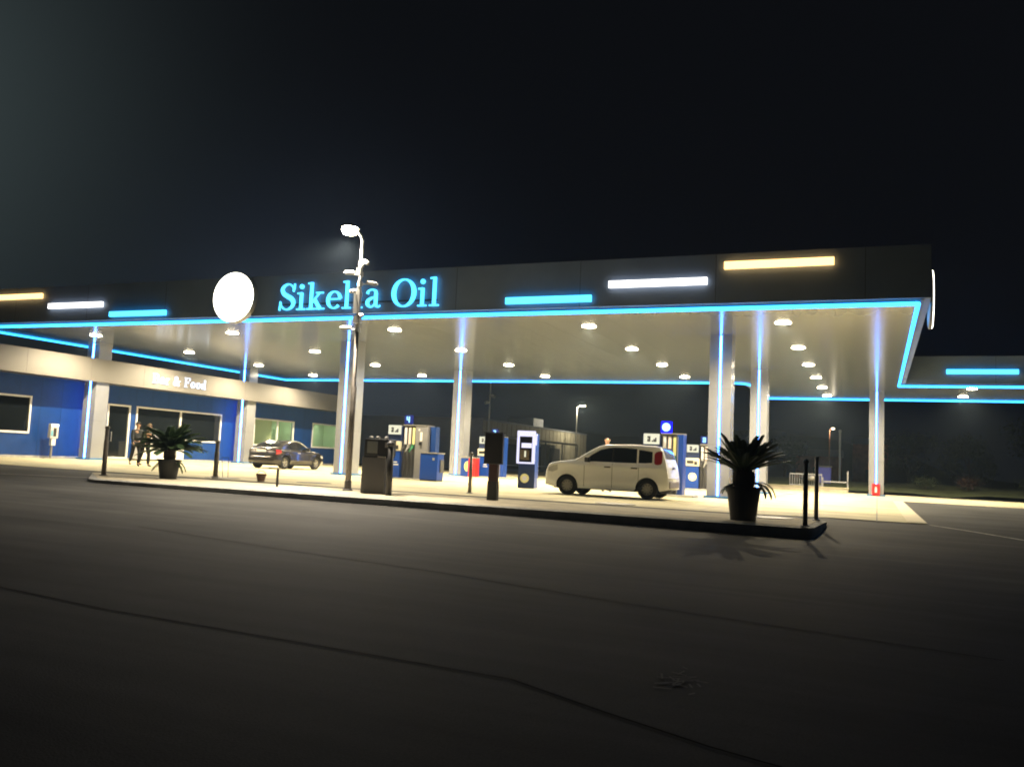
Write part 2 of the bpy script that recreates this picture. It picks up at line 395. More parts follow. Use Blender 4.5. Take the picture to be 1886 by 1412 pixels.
bar(-35.9, -32.75, 6.88, 7.09, E_orange, 'orange light bar at the far left of the fascia')
bar(-32.3, -29.25, 6.42, 6.63, E_whiteled, 'white light bar on the left of the fascia')
bar(-28.8, -25.85, 6.0, 6.2, E_letter, 'cyan light bar left of the round sign')
bar(-11.32, -8.38, 6.03, 6.24, E_letter, 'cyan light bar right of the lettering')
bar(-7.82, -4.76, 6.45, 6.66, E_whiteled, 'white light bar right of the lettering')
bar(-4.26, -1.18, 6.89, 7.11, E_orange, 'orange light bar near the right corner')
bar(3.25, 6.5, 6.40, 6.63, E_letter, 'cyan light bar on the rear right canopy', 50.0)

# round signs
def round_sign(locn, rz, label, r=.94, dp=.27):
    t = thing('round_sign', locn, label, 'sign', 'round illuminated signs on the canopy', rz)
    MB().lathe([(r*.98, 0), (r*1.02, -.02), (r*1.02, -dp+.02), (r*.99, -dp), (.02, -dp)], 56, axis='y').build('housing', M_grey, t, smooth=False)
    MB().lathe([(r, -dp-.002), (r*.97, -dp-.02), (.01, -dp-.025)], 56, axis='y').build('face', E_disc, t, smooth=True)
round_sign((-22.42, 26.19, 6.57), 0, 'round white glowing sign on the canopy front left of the lettering')
round_sign((1.336, 27.75, 6.12), PI/2, 'round sign on the right end of the canopy seen edge on', .85, .09)

# lettering ------------------------------------------------------- glyphs as strokes (x, y, width)
def cat(P, k=8):
    if len(P) < 3: return P
    R = []
    for i in range(len(P)-1):
        p0, p1, p2, p3 = P[max(0, i-1)], P[i], P[i+1], P[min(len(P)-1, i+2)]
        for j in range(k):
            t = j/k
            R.append(tuple(.5*((2*p1[c])+(-p0[c]+p2[c])*t+(2*p0[c]-5*p1[c]+4*p2[c]-p3[c])*t*t+(-p0[c]+3*p1[c]-3*p2[c]+p3[c])*t**3) for c in range(3)))
    return R+[P[-1]]
def ell(cx, cy, rx, ry, thick, thin, a0=0, a1=360, n=36):
    R = []
    for i in range(n+1):
        a = math.radians(a0+(a1-a0)*i/n); R.append((cx+rx*math.cos(a), cy+ry*math.sin(a), thin+(thick-thin)*abs(math.cos(a))**1.5))
    return R
T, S_ = .17, .055
GL = {
 'S': (.72, [cat([(.56, .70, .07), (.55, .82, .05), (.46, .93, .055), (.32, .97, .06), (.17, .90, .10), (.10, .77, .15), (.17, .62, .17), (.33, .52, .19), (.50, .42, .19), (.58, .28, .17), (.52, .12, .11), (.36, .03, .06), (.20, .06, .055), (.08, .18, .05), (.05, .31, .06)]), [(.57, .68, .03), (.60, .82, .05), (.60, .98, .06)], [(.04, .34, .03), (.03, .16, .05), (.02, .0, .06)]]),
 'i': (.34, [[(.18, 0, .14), (.18, .64, .14)], [(.01, .025, S_), (.35, .025, S_)], [(.02, .61, S_), (.20, .625, .06)], 'dot']),
 'k': (.72, [[(.17, 0, .14), (.17, 1, .14)], [(.0, .025, S_), (.33, .025, S_)], [(.02, .965, S_), (.19, .98, .06)], [(.22, .26, .05), (.50, .60, .05)], [(.30, .38, .15), (.55, .02, .15)], [(.38, .025, S_), (.72, .025, S_)], [(.37, .61, S_), (.66, .61, S_)]]),
 'e': (.58, [ell(.30, .33, .225, .30, .15, .05, 8, 318), [(.10, .36, .05), (.53, .36, .05)]]),
 'l': (.34, [[(.18, 0, .14), (.18, 1, .14)], [(.01, .025, S_), (.35, .025, S_)], [(.02, .965, S_), (.20, .98, .06)]]),
 'a': (.60, [cat([(.09, .50, .12), (.13, .60, .07), (.26, .65, .055), (.39, .59, .11), (.41, .46, .14)]), [(.41, .50, .14), (.41, .16, .14)], cat([(.41, .14, .13), (.45, .05, .09), (.53, .03, .045), (.58, .08, .035)]), cat([(.40, .38, .05), (.26, .35, .08), (.13, .26, .13), (.11, .14, .14), (.20, .04, .08), (.31, .06, .05), (.39, .15, .045)])]),
 'O': (.98, [ell(.47, .49, .385, .47, .19, .055)]),
 'B': (.80, [[(.17, 0, .15), (.17, 1, .15)], [(.0, .025, S_), (.45, .025, S_)], [(.0, .975, S_), (.42, .975, S_)], [(.18, .52, S_), (.42, .52, S_)], ell(.40, .75, .22, .225, .15, .05, 90, -90, 18), ell(.43, .27, .25, .245, .16, .05, 90, -90, 18)]),
 'r': (.48, [[(.17, 0, .14), (.17, .64, .14)], [(.0, .025, S_), (.36, .025, S_)], [(.02, .61, S_), (.18, .625, .06)], cat([(.22, .45, .05), (.30, .58, .06), (.40, .63, .09), (.44, .55, .10)])]),
 '&': (.95, [ell(.36, .75, .15, .20, .10, .05), [(.28, .60, .14), (.75, .02, .15)], ell(.32, .26, .22, .24, .14, .05, 110, 340), [(.50, .14, .05), (.75, .50, .05)], [(.62, .52, S_), (.90, .52, S_)]]),
 'F': (.76, [[(.17, 0, .15), (.17, 1, .15)], [(.0, .025, S_), (.38, .025, S_)], [(.0, .975, S_), (.70, .975, S_)], [(.69, 1.0, .05), (.66, .72, .03)], [(.18, .52, S_), (.48, .52, S_)], [(.48, .62, .04), (.48, .42, .04)]]),
 'o': (.62, [ell(.30, .32, .215, .295, .15, .05)]),
 'd': (.68, [ell(.28, .32, .19, .295, .15, .05), [(.50, 0.02, .14), (.50, 1, .14)], [(.36, .965, S_), (.52, .98, .06)], [(.50, .025, S_), (.64, .025, S_)]]),
 ' ': (.42, []),
}
def glyph(ch, sx, sz, th, parent, name, m, ox, oz, sd=0):
    """letter in the local x-z plane facing -y"""
    wdt, strokes = GL[ch]; mb = MB(); q = 0; wk = .86 if sz > .8 else .72
    for st in strokes:
        q += 1; y0 = -th-q*.0015; P = []
        if st == 'dot':
            c = (.18*sx+ox, .86*sz+oz); st = [(c[0]+.085*sz*math.cos(2*PI*i/18), c[1]+.085*sz*math.sin(2*PI*i/18)) for i in range(18)]
            n = 18; mb.add([(x, y0, z) for x, z in st]+[(x, 0, z) for x, z in st], [tuple(range(n)), tuple(range(2*n-1, n-1, -1))]+[(i, (i+1) % n, n+(i+1) % n, n+i) for i in range(n)]); continue
        for i, (x, z, w) in enumerate(st):
            a, b = st[max(0, i-1)], st[min(len(st)-1, i+1)]
            dx, dz = (b[0]-a[0])*sx, (b[1]-a[1])*sz; L = math.hypot(dx, dz) or 1
            nx_, nz_ = -dz/L*w/2*sz*wk, dx/L*w/2*sz*wk
            P.append((x*sx+ox+nx_, z*sz+oz+nz_)); P.append((x*sx+ox-nx_, z*sz+oz-nz_))
        k = len(P); V = [(x, y0, z) for x, z in P]+[(x, 0, z) for x, z in P]; F = []
        for i in range(k//2-1):
            a, b, c, d = 2*i, 2*i+1, 2*i+3, 2*i+2
            F += [(a, b, c, d), (k+a, k+d, k+c, k+b), (a, d, k+d, k+a), (b, k+b, k+c, c)]
        F += [(0, k, k+1, 1), (k-2, k-1, 2*k-1, 2*k-2)]
        mb.add(V, F)
    o = mb.build(name, m, parent); return o
sg = thing('canopy_lettering', (-20.45, 26.12, 6.04), 'large cyan glowing letters reading Sikelia Oil on the canopy front', 'sign')
LX = [('S', -20.41, -19.64), ('i', -19.64, -19.27), ('k', -19.19, -18.43), ('e', -18.37, -17.70), ('l', -17.68, -17.32), ('i', -17.20, -16.84), ('a', -16.74, -16.08), ('O', -15.66, -14.64), ('i', -14.62, -14.28), ('l', -14.17, -13.81)]
for ch, a, b in LX:
    glyph(ch, (b-a)/GL[ch][0], 1.0, .05, sg, 'letter', E_letter, a+20.45, 0)
MB().box(.1, 6.55, .005, .075, .2, .24).build('mounting_rail', M_black, sg)

# ------------------------------------------------------------------ canopy columns
names = {(-35.6, 31.5): 'leftmost front column, passing behind the bar fascia near the door', (-35.7, 42.8): 'second column passing behind the bar fascia, right of the lettering Bar & Food',
 (-21.2, 32.0): 'silver column directly behind the street lamp post', (-21.25, 43.2): 'silver column between the left fuel pump and the black sign board',
 (-5.24, 31.8): 'wide silver column just left of the cycad pot, beside the white car', (-5.2, 42.6): 'silver column behind the cycad, right of the wide one', (-.05, 53.2): 'slim silver column at the far right with a fire extinguisher at its foot'}
def column(x, y, lab, side=False):
    z0 = gz(x); H = ZS-z0
    t = thing('canopy_column', (x, y+.38, z0), lab, 'column', 'columns holding up the canopy')
    mb = MB(); a = .39; mb.box(-a, -.055, -a, a, .07, H); mb.box(.055, a, -a, a, .07, H); mb.box(-.055, .055, -a+.03, a, .07, H)
    cl_ = mb
    MB().box(-.026, .026, -a-.03, -a+.026, .08, H-.02).build('light_strip', E_strip, t)
    if side: MB().box(-a-.03, -a+.001, -.03, .03, .08, H-.02).build('light_strip', E_strip, t)  # unseen extra strip, added to throw blue light on the wall
    MB().box(-a-.09, a+.09, -a-.09, a+.09, 0, .07).build('plinth', M_plinth, t, bev=.01)
    mb = cl_
    for zz in (1.9, 3.9): mb.box(-a-.002, -.06, -a-.002, a+.002, zz-.004, zz+.004, 1); mb.box(.06, a+.002, -a-.002, a+.002, zz-.004, zz+.004, 1)
    mb.build('cladding', [M_silver, M_dgrey], t)
for (x, y), lab in names.items(): column(x, y, lab, x < -30)

# ------------------------------------------------------------------ downlights
ord_ = ['leftmost', 'second', 'third', 'fourth', 'rightmost']; rw = ['front', 'second', 'third', 'fourth', 'fifth', 'rearmost']
LXs = [-33.08, -25.26, -17.37, -9.46, -2.86]; LYs = [29.32, 35.24, 40.81, 46.14, 51.4, 56.6]
proto = None
def ceiling_light(x, y, lab):
    global proto
    if proto is None:
        t = thing('ceiling_light', (x, y, ZS), lab, 'ceiling light', 'round ceiling lights under the canopy')
        MB().lathe([(.25, 0), (.268, 0), (.268, -.006), (.252, -.008)], 28, cap=False).build('frame', M_frame, t)
        MB().lathe([(.25, -.003), (.245, -.022), (.20, -.030), (.0, -.032)], 28, cap=False).build('diffuser', E_lamp, t)
        sp = bpy.data.lights.new('downlight_beam', 'SPOT'); sp.energy = 2700; sp.color = WARM; sp.spot_size = math.radians(164); sp.spot_blend = .6; sp.shadow_soft_size = .02
        so = bpy.data.objects.new('downlight_beam', sp); SC.collection.objects.link(so); so.parent = t; so.location = (0, 0, -.06)
        proto = t; return
    c = copy_tree(proto); c.location = (x, y, ZS); c['label'] = lab
for i, x in enumerate(LXs):
    for j, y in enumerate(LYs):
        if i < 4 and j > 3: continue
        ceiling_light(x, y, 'round ceiling light, %s of its row, in the %s column of lights' % (rw[j] if not (i == 4 and j == 5) else 'rearmost', ord_[i]))
ceiling_light(4.55, 51.4, 'round ceiling light under the rear right canopy, nearer of two')
ceiling_light(4.52, 56.2, 'round ceiling light under the rear right canopy, farther of two')

# ------------------------------------------------------------------ bar building
bb = thing('bar_building', (-36.5, 40, .05), 'low blue bar building with pale fascia reading Bar & Food on the left', 'building'); bo = (-36.5, 40, .05)
WX = -36.5; Y0, Y1 = 14.0, 56.2; ZT = 4.2
holes = [(19.0, 29.05, 1.18, 2.93), (33.45, 34.95, .12, 2.93), (35.35, 41.95, 1.20, 2.93), (44.95, 49.1, 1.18, 2.93), (51.2, 54.6, 1.24, 2.97)]
mb = MB(); yy = Y0
for a, b, c, d in holes:
    mb.box(WX-.2, WX, yy, a, .05, ZT); mb.box(WX-.2, WX, a, b, .05, c); mb.box(WX-.2, WX, a, b, d, ZT); yy = b
mb.box(WX-.2, WX, yy, Y1, .05, ZT)
mb.box(WX-12, WX, Y1-.2, Y1+.002, .05, ZT)
wal = mb
mb = MB(); mb.box(WX-.0, WX+.04, Y0, Y1, .05, .17); loc(mb, bo).build('skirting', M_kerb, bb)
mb = wal
yy = Y0+.6
while yy < Y1:
    mb.box(WX+.0005, WX+.005, yy-.006, yy+.006, .2, 3.86, 1) if not any(a-.1 < yy < b+.1 for a, b, _, _ in holes) else mb.box(WX+.0005, WX+.005, yy-.006, yy+.006, 3.05, 3.86, 1); yy += 1.15
loc(mb, bo).build('wall', [M_blue, mat('seam blue', (.008, .03, .1), .6)], bb)
mb = MB(); mb.box(-35.24, -35.05, Y0, 54.2, 3.85, 4.97); mb.box(WX-.2, -35.24, 54.05, 54.2, 3.85, 4.968)
for yy in (17, 20.5, 24, 27.5, 31, 34.3, 38.9, 42.2, 45.8, 49.3, 52.8): mb.box(-35.0495, -35.045, yy-.006, yy+.006, 3.86, 4.96, 1)
loc(mb, bo).build('fascia', [M_band, M_dgrey], bb)
mb = MB(); mb.box(WX-12, -35.24, Y0, 54.05, 4.82, 4.9); mb.box(WX, -35.24, Y0, 54.05, 3.88, 3.93); loc(mb, bo).build('roof', M_dgrey, bb)
E_room = mat('pale green room paint', (.52, .60, .42), .8)
def window(a, b, c, d, mull, pane, name='window', room=None):
    mb = MB(); w = .09
    mb.box(WX-.06, WX+.05, a, b, d-w, d); mb.box(WX-.06, WX+.05, a, b, c, c+w); mb.box(WX-.06, WX+.05, a, a+w, c+w, d-w); mb.box(WX-.06, WX+.05, b-w, b, c+w, d-w)
    for m in mull: mb.box(WX-.05, WX+.045, m-.05, m+.05, c+w, d-w)
    f = loc(mb, bo).build(name, M_frame, bb)
    mb = MB(); mb.box(WX-.03, WX-.02, a+w, b-w, c+w, d-w); loc(mb, bo).build('pane', pane, f)
    if name == 'door':
        mb = MB(); mb.tube([(WX+.1, a+.3, 1.0), (WX+.1, a+.3, 1.5)], .02, 8); mb.box(WX+.04, WX+.1, a+.29, a+.31, 1.02, 1.05); mb.box(WX+.04, WX+.1, a+.29, a+.31, 1.45, 1.48)
        loc(mb, bo).build('handle', M_steel, f)
M_thin = bpy.data.materials.new('window glass'); M_thin.use_nodes = True; t_ = M_thin.node_tree; t_.nodes.clear()
o_ = t_.nodes.new('ShaderNodeOutputMaterial'); mx_ = t_.nodes.new('ShaderNodeMixShader'); tr_ = t_.nodes.new('ShaderNodeBsdfTransparent'); gl_ = t_.nodes.new('ShaderNodeBsdfGlossy')
tr_.inputs[0].default_value = (.9, .95, .9, 1); gl_.inputs['Roughness'].default_value = .04; mx_.inputs[0].default_value = .08
t_.links.new(tr_.outputs[0], mx_.inputs[1]); t_.links.new(gl_.outputs[0], mx_.inputs[2]); t_.links.new(mx_.outputs[0], o_.inputs[0])
window(*holes[0], [24.5], M_dglass); window(*holes[1], [], M_dglass, 'door'); window(*holes[2], [38.6], M_dglass)
window(*holes[3], [47.35], M_thin); window(*holes[4], [], M_thin)
# lit kitchen behind the two right windows
mb = MB(); mb.box(-38.6, -38.5, 44.2, 55.5, .1, 3.1); mb.box(-38.5, WX-.21, 44.1, 44.2, .1, 3.1); mb.box(-38.5, WX-.21, 55.5, 55.6, .1, 3.1); mb.box(-38.5, WX-.21, 44.2, 55.5, 3.1, 3.16); mb.box(-38.5, WX-.21, 44.2, 55.5, .05, .1)
mb.box(-38.5, WX-.21, 50.0, 50.1, .1, 3.1)
loc(mb, bo).build('interior_room', E_room, bb)
M_cup = mat('cream cupboards', (.6, .55, .38), .6)
for nm_, bx_ in (('partition', (-38.2, -36.9, 47.2, 47.28, .1, 3.0)), ('interior_door', (-38.49, -38.40, 47.9, 48.8, .1, 2.6)), ('cupboard', (-38.49, -38.3, 45.0, 45.5, 1.1, 2.6))): loc(MB().box(*bx_), bo).build(nm_, M_cup, bb)
for bx_ in ((-38.46, -38.40, 46.0, 46.3, 1.9, 2.1), (-38.46, -38.40, 46.5, 46.8, 1.9, 2.1), (-38.3, -38.1, 45.05, 45.45, 1.3, 1.8)): loc(MB().box(*bx_), bo).build('notice', M_frame, bb)
for a in (45, 48.3, 51.5, 53.6): loc(MB().box(-37.6, -37.4, a, a+.9, 3.07, 3.095), bo).build('tube_light', emis('kitchen tubes', (.88, 1, .74), 46), bb)
t = thing('freezer_chest', (-36.05, 36.9, .07), 'white low chest against the blue wall under the wide window', 'freezer')
MB().box(-.42, .38, -1.7, 1.3, .06, .86).build('body', M_frame, t, bev=.03); MB().box(-.43, .40, -1.72, 1.32, .87, .95).build('lid', M_cam, t, bev=.02); MB().box(-.38, .34, -1.6, 1.2, 0, .06).build('base', M_black, t)
# fascia letters  Bar & Food
sg2 = thing('bar_lettering', (-35.05, 34.85, 4.14), 'small white glowing letters reading Bar & Food on the pale fascia', 'sign', rz=PI/2)
tw = sum(GL[c][0]+.07 for c in 'Bar')+GL[' '][0]+GL['&'][0]+.07+GL[' '][0]+sum(GL[c][0]+.07 for c in 'Food'); sc = 4.0/tw; xx = 0
for c in 'Bar & Food':
    if c != ' ': glyph(c, sc, .52, .06, sg2, 'letter', E_pale, xx, 0); xx += .07*sc
    xx += GL[c][0]*sc

# ------------------------------------------------------------------ street lamp with cameras
SLX, SLY = -12.15, 18.69
sl = thing('street_lamp', (SLX, SLY, gz(SLX)+.02), 'tall street lamp on the island carrying security cameras', 'street lamp')
MB().tube([(0, 0, 0), (0, 0, 2.6), (-.01, 0, 2.62), (-.01, 0, 4.05)], [.075, .068, .055, .05], 14).build('pole', M_brownst, sl, smooth=True)
MB().tube([(-.01, 0, 4.05), (-.01, 0, 6.35)], [.052, .038], 14).build('upper_pole', M_cam, sl, smooth=True)  # upper pole coloured white for the lamp glare falling on it
MB().lathe([(.13, 0), (.13, .03), (.09, .05), (.085, .25), (.07, .27)], 16).build('base', M_dgrey, sl)
mb = MB(); mb.tube([(-.01, 0, 6.28), (-.03, -.01, 6.42), (-.18, -.07, 6.64)], .028, 8); mb.build('arm', M_steel, sl)
mb = MB(); mb.lathe([(.05, .10), (.17, .07), (.21, .03), (.215, 0)], 20, c=(-.33, -.12, 6.66)); mb.build('lamp_head', M_dgrey, sl, smooth=True)
MB().lathe([(.205, -.0), (.205, -.10), (.15, -.18), (.02, -.22)], 20, c=(-.33, -.12, 6.68)).build('lamp_lens', E_street, sl, smooth=True)  # lens made oversized so its shape takes in the lamp's bloom
def camera_part(z, dx, dy, dz, L=.34):
    d = Vector((dx, dy, dz)).normalized(); mb = MB(); a = Vector((0, 0, z)); b = a+Vector((dx, dy, 0)).normalized()*.22
    mb.tube([a, b], .018, 6); c = b+Vector((0, 0, .04)); e = c+d*L
    mb.tube([c-d*.05, e-d*.03, e], [.05, .052, .045], 10); mb.tube([e, e+d*.03], [.035, .03], 8)
    mb.box(-.05, .05, -.05, .05, z-.06, z+.06)
    mb.build('security_camera', M_cam, sl)
for z, dx, dy, dz, L in ((5.72, .6, -.4, -.35, .2), (5.47, -1, -.1, .02, .22), (5.22, .9, .2, -.2, .22), (4.95, -.2, -1, -.3, .12), (4.35, .7, -.6, -.2, .16), (4.05, -1, -.2, 0, .22)): camera_part(z, dx, dy, dz, L)
mb = MB()
mb.box(-.085, .085, -.13, -.04, 4.45, 5.05); mb.box(-.06, .06, -.12, -.04, 5.42, 5.62); mb.box(-.07, .13, -.14, -.03, 4.2, 4.38)
for k in range(9): mb.tube([(.07*math.cos(k*2), -.06+.05*math.sin(k*2), 4.3+k*.15), (.09*math.cos(k*2+2), -.06+.06*math.sin(k*2+2), 4.45+k*.15)], .012, 5)
mb.build('junction_box', M_cam, sl)
lp = bpy.data.lights.new('street_lamp_light', 'POINT'); lp.energy = 170; lp.color = (1, .88, .66); lp.shadow_soft_size = .12
lo = bpy.data.objects.new('street_lamp_light', lp); SC.collection.objects.link(lo); lo.parent = sl; lo.location = (-.36, -.12, 6.45)
ls = bpy.data.lights.new('street_lamp_beam', 'SPOT'); ls.energy = 6800; ls.color = (1, .86, .66); ls.spot_size = math.radians(118); ls.spot_blend = 1; ls.shadow_soft_size = .12
lso = bpy.data.objects.new('street_lamp_beam', ls); SC.collection.objects.link(lso); lso.parent = sl; lso.location = (-.36, -.12, 6.40); lso.rotation_euler = (math.radians(-22), 0, 0)
def lamp_light(name, loc_, e, col, r=.15):
    l = bpy.data.lights.new(name, 'POINT'); l.energy = e; l.color = col; l.shadow_soft_size = r
    o = bpy.data.objects.new(name, l); SC.collection.objects.link(o); o.location = loc_; return o

# ------------------------------------------------------------------ island furniture
def zi(x): return gz(x)+.024
t = thing('service_cabinet', (-11.03, 18.05, zi(-11)), 'dark free standing service cabinet with grey screen on the island', 'cabinet')
MB().box(-.34, .30, -.02, .38, 0, .86).build('lower_body', M_dgrey, t, bev=.015)
MB().box(-.31, .36, 0, .36, .90, 1.30).build('upper_body', M_black, t, bev=.02)
MB().box(-.32, .34, .02, .34, .86, .90).build('waist', M_black, t)
MB().box(-.22, .06, -.012, .0, .96, 1.24).build('screen', mat('grey screen', (.14, .15, .145), .3), t)
mb = MB(); mb.box(.1, .31, -.05, .0, .86, .895); mb.build('shelf', M_grey, t)
for x in (-.2, -.02, .22): MB().lathe([(.045, 1.30), (.05, 1.34), (.03, 1.37)], 12, c=(x, .12, 0)).build('cap', M_steel, t)
t = thing('bollard_post', (-10.46, 17.8, zi(-10.46)), 'thick dark post with a rounded top beside the service cabinet', 'post')
MB().tube([(0, 0, 0), (0, 0, 1.14)], .072, 14).build('post', M_black, t, smooth=True)
MB().lathe([(.085, 1.14), (.10, 1.17), (.09, 1.22), (.03, 1.26)], 14).build('cap', M_dgrey, t, smooth=True)
MB().box(-.12, -.06, -.07, .02, 1.1, 1.22).build('bracket', M_grey, t)
t = thing('sign_board', (-8.30, 18.85, zi(-8.3)), 'black rectangular sign board on a thick dark post', 'sign')
MB().box(-.23, .23, -.05, .07, .84, 1.56).build('board', M_black, t, bev=.015)
MB().box(-.11, .11, .0, .10, .44, .84).build('upper_post', mat('dark maroon metal', (.05, .022, .02), .5), t)
MB().box(-.12, .12, -.02, .12, 0, .44).build('lower_post', M_black, t)
MB().box(-.24, .24, -.06, .08, 1.56, 1.585).build('top_trim', M_dgrey, t)
posts = [('post', -10.56, 22.43, 1.1, .05, M_grey, 'slim grey post standing left of the black sign board'),
 ('post', -19.3, 17.75, 1.28, .06, M_brownst, 'grey post near the left tip of the island'),
 ('post', -19.12, 21.9, 1.08, .075, M_brownst, 'brown bollard right of the left potted plant'),
 ('post', -1.23, 17.3, 1.18, .045, M_dgrey, 'dark post at the near right corner of the island'),
 ('post', -1.2, 20.0, 1.30, .045, M_dgrey, 'dark post at the far right corner of the island')]
for nme, x, y, h_, r, m, lab in posts:
    t = thing(nme, (x, y, zi(x) if y < 20.4 else gz(x)), lab, 'post', 'posts standing on the island')
    MB().tube([(0, 0, 0), (0, 0, h_*.72), (0, 0, h_*.73), (0, 0, h_)], [r, r, r*.82, r*.82], 12).build('shaft', m, t, smooth=True)
    MB().lathe([(r*1.0, h_-.01), (r*1.15, h_+.01), (r*.9, h_+.05), (.01, h_+.065)], 12).build('cap', m, t, smooth=True)
    MB().lathe([(r*1.9, 0), (r*1.9, .015), (r*1.1, .03)], 12).build('base', m, t)
t = thing('low_post', (-13.88, 18.15, zi(-13.9)), 'short dark post with a flat plate on top on the island', 'post')
MB().tube([(0, 0, 0), (0, 0, .44)], .032, 10).build('shaft', M_black, t); MB().box(-.24, .07, -.05, .05, .44, .475).build('plate', M_grey, t)
t = thing('wire_stand', (-18.75, 21.9, gz(-18.7)), 'thin wire stand with two legs beside the brown bollard', 'stand')
mb = MB()
for a, b in (((-.08, 0, 0), (-.16, 0, .62)), ((.12, 0, 0), (.10, 0, .62))): mb.tube([a, b], .009, 5); MB().tube([a, b], .009, 5).build('leg', M_dgrey, t)
MB().tube([(-.16, 0, .62), (.10, 0, .62)], .009, 5).build('crossbar', M_dgrey, t)
t = thing('basket', (-16.7, 21.07, gz(-16.7)), 'small brown wicker basket standing on the concrete', 'basket')
mb = MB(); n_ = 16
mb.lathe([(.10, 0), (.15, .2), (.16, .215), (.145, .215), (.095, .01)], n_, cap=False); mb.build('bowl', mat('wicker', (.20, .12, .09), .8, noise=.4, nscale=20, bump=.6, bscale=50), t)
MB().tube([(.15*math.cos(a), 0, .2+.11*math.sin(a)) for a in [i*PI/10 for i in range(11)]], .01, 5).build('handle', mat('wicker', ), t)

# potted cycads
M_frond = mat('cycad leaf', (.055, .10, .042), .45, noise=.3, nscale=3)
M_trunk = mat('cycad trunk', (.05, .04, .03), .9, bump=1, bscale=30)
def frond(mb, o, az, el, L, droop, wleaf, nl, spine=.010):
    o = Vector(o); p = Vector(o); d = Vector((math.cos(az)*math.cos(el), math.sin(az)*math.cos(el), math.sin(el))); P = [p.copy()]; D = [d.copy()]
    n = 14
    for i in range(n):
        p = p+d*L/n; d = (d+Vector((0, 0, -droop/n*(.4+1.6*i/n)))).normalized(); P.append(p.copy()); D.append(d.copy())
    mb.tube(P, [spine*(1-.8*i/n) for i in range(n+1)], 4, cap=False)
    side0 = Vector((-math.sin(az), math.cos(az), 0))
    for i in range(nl):
        t = .12+.88*i/nl; k = t*n; a = int(min(n-1, k)); fr = k-a; c = P[a].lerp(P[a+1], fr); dd = D[a]
        up = side0.cross(dd)*-1
        if up.z < 0: up = -up
        ll = wleaf*(math.sin(PI*min(1, t*.92+.06))**.55)*random.uniform(.88, 1.08)
        for sgn in (1, -1):
            tip = c+side0*sgn*ll*.78+dd*ll*.55+up*ll*.30+Vector((0, 0, -ll*.12))
            w = dd*.011
            m_ = c.lerp(tip, .5)+up*.004
            b0 = len(mb.v); mb.v += [tuple(c-w), tuple(m_-w*1.1), tuple(tip), tuple(m_+w*1.1), tuple(c+w)]
            mb.f.append((b0, b0+1, b0+3, b0+4)); mb.m.append(0); mb.f.append((b0+1, b0+2, b0+3)); mb.m.append(0)
def cycad(x, y, z, hp, r0, r1, ht, rt, label, fl):
    t = thing('potted_cycad', (x, y, z), label, 'potted plant', 'potted cycads on the island')
    MB().lathe([(r0, 0), (r0*1.02, .02), (r1*.96, hp-.05), (r1*1.06, hp-.05), (r1*1.06, hp), (r1*.94, hp), (r1*.9, hp-.06)], 28).build('pot', mat('dark plastic pot', (.022, .024, .026), .4), t)
    MB().lathe([(.0, hp-.04), (r1*.92, hp-.045)], 20, cap=False).build('soil', M_trunk, t)
    mb = MB(); mb.lathe([(rt*.85, hp-.05), (rt*1.05, hp+ht*.25), (rt, hp+ht*.7), (rt*.55, hp+ht), (.01, hp+ht+.02)], 14)
    for k in range(110):                               # leaf base scales
        a = k*2.39996; zz = hp+.01+(ht)*k/110; rr = rt*(1.03 if k < 80 else 1-.4*(k-80)/30)
        u = Vector((math.cos(a), math.sin(a), 0)); w = Vector((-math.sin(a), math.cos(a), 0))*.022; c = u*rr+Vector((0, 0, zz)); q = c+u*.045+Vector((0, 0, .05))
        mb.add([tuple(c-w), tuple(c+w), tuple(q)], [(0, 1, 2)])
    mb.build('trunk', M_trunk, t)
    mb = MB()
    for (az, el, L, dr, wl, nl, zo) in fl: frond(mb, (math.cos(az)*rt*.5, math.sin(az)*rt*.5, hp+ht*zo), az, el, L, dr, wl, nl)
    mb.build('fronds', M_frond, t)
    return t
random.seed(3)
R_ = random.uniform
fl = [(k*2.39996+R_(-.2, .2), R_(.25, 1.0), R_(.76, .96), R_(.5, 1.0), .17, 44, .95) for k in range(70)]+[(k*2.39996, R_(-.05, .3), R_(.74, .96), R_(.3, .6), .16, 40, .85) for k in range(26)]
fl += [(-.1, -.35, .62, 1.2, .09, 24, .1), (.35, -.3, .55, 1.5, .09, 24, .1), (PI-.1, -.5, .7, .2, .06, 20, .1), (PI+.3, -.5, .55, .8, .07, 20, .1)]
cycad(-17.62, 18.35, zi(-17.6), .52, .215, .30, .30, .15, 'smaller potted cycad with a bushy round crown on the left', fl)
random.seed(5)
fl = []
for k in range(40): fl.append((k*2.39996, R_(.45, 1.1), R_(.64, .86), R_(.25, .7), .115, 60, R_(.75, 1)))
for k in range(22): fl.append((k*2.39996+.3, R_(.30, .6), R_(.78, .98), R_(.1, .4), .105, 60, R_(.7, .95)))
for az, el, L, dr in ((-.25, .5, .62, 2.6), (-.05, .6, .68, 2.7), (.2, .4, .58, 2.6), (-.5, .45, .55, 2.6), (PI+.2, .2, .42, 1.6), (PI-.2, .1, .40, 1.4), (PI+.5, .3, .38, 1.8), (PI-.5, .1, .36, 1.2)): fl.append((az, el-.2, L, dr, .085, 34, .12))
cycad(-2.44, 17.9, zi(-2.4),   .66, .245, .34, .38, .21, 'large potted cycad with stiff upright fronds at the right of the island', fl)

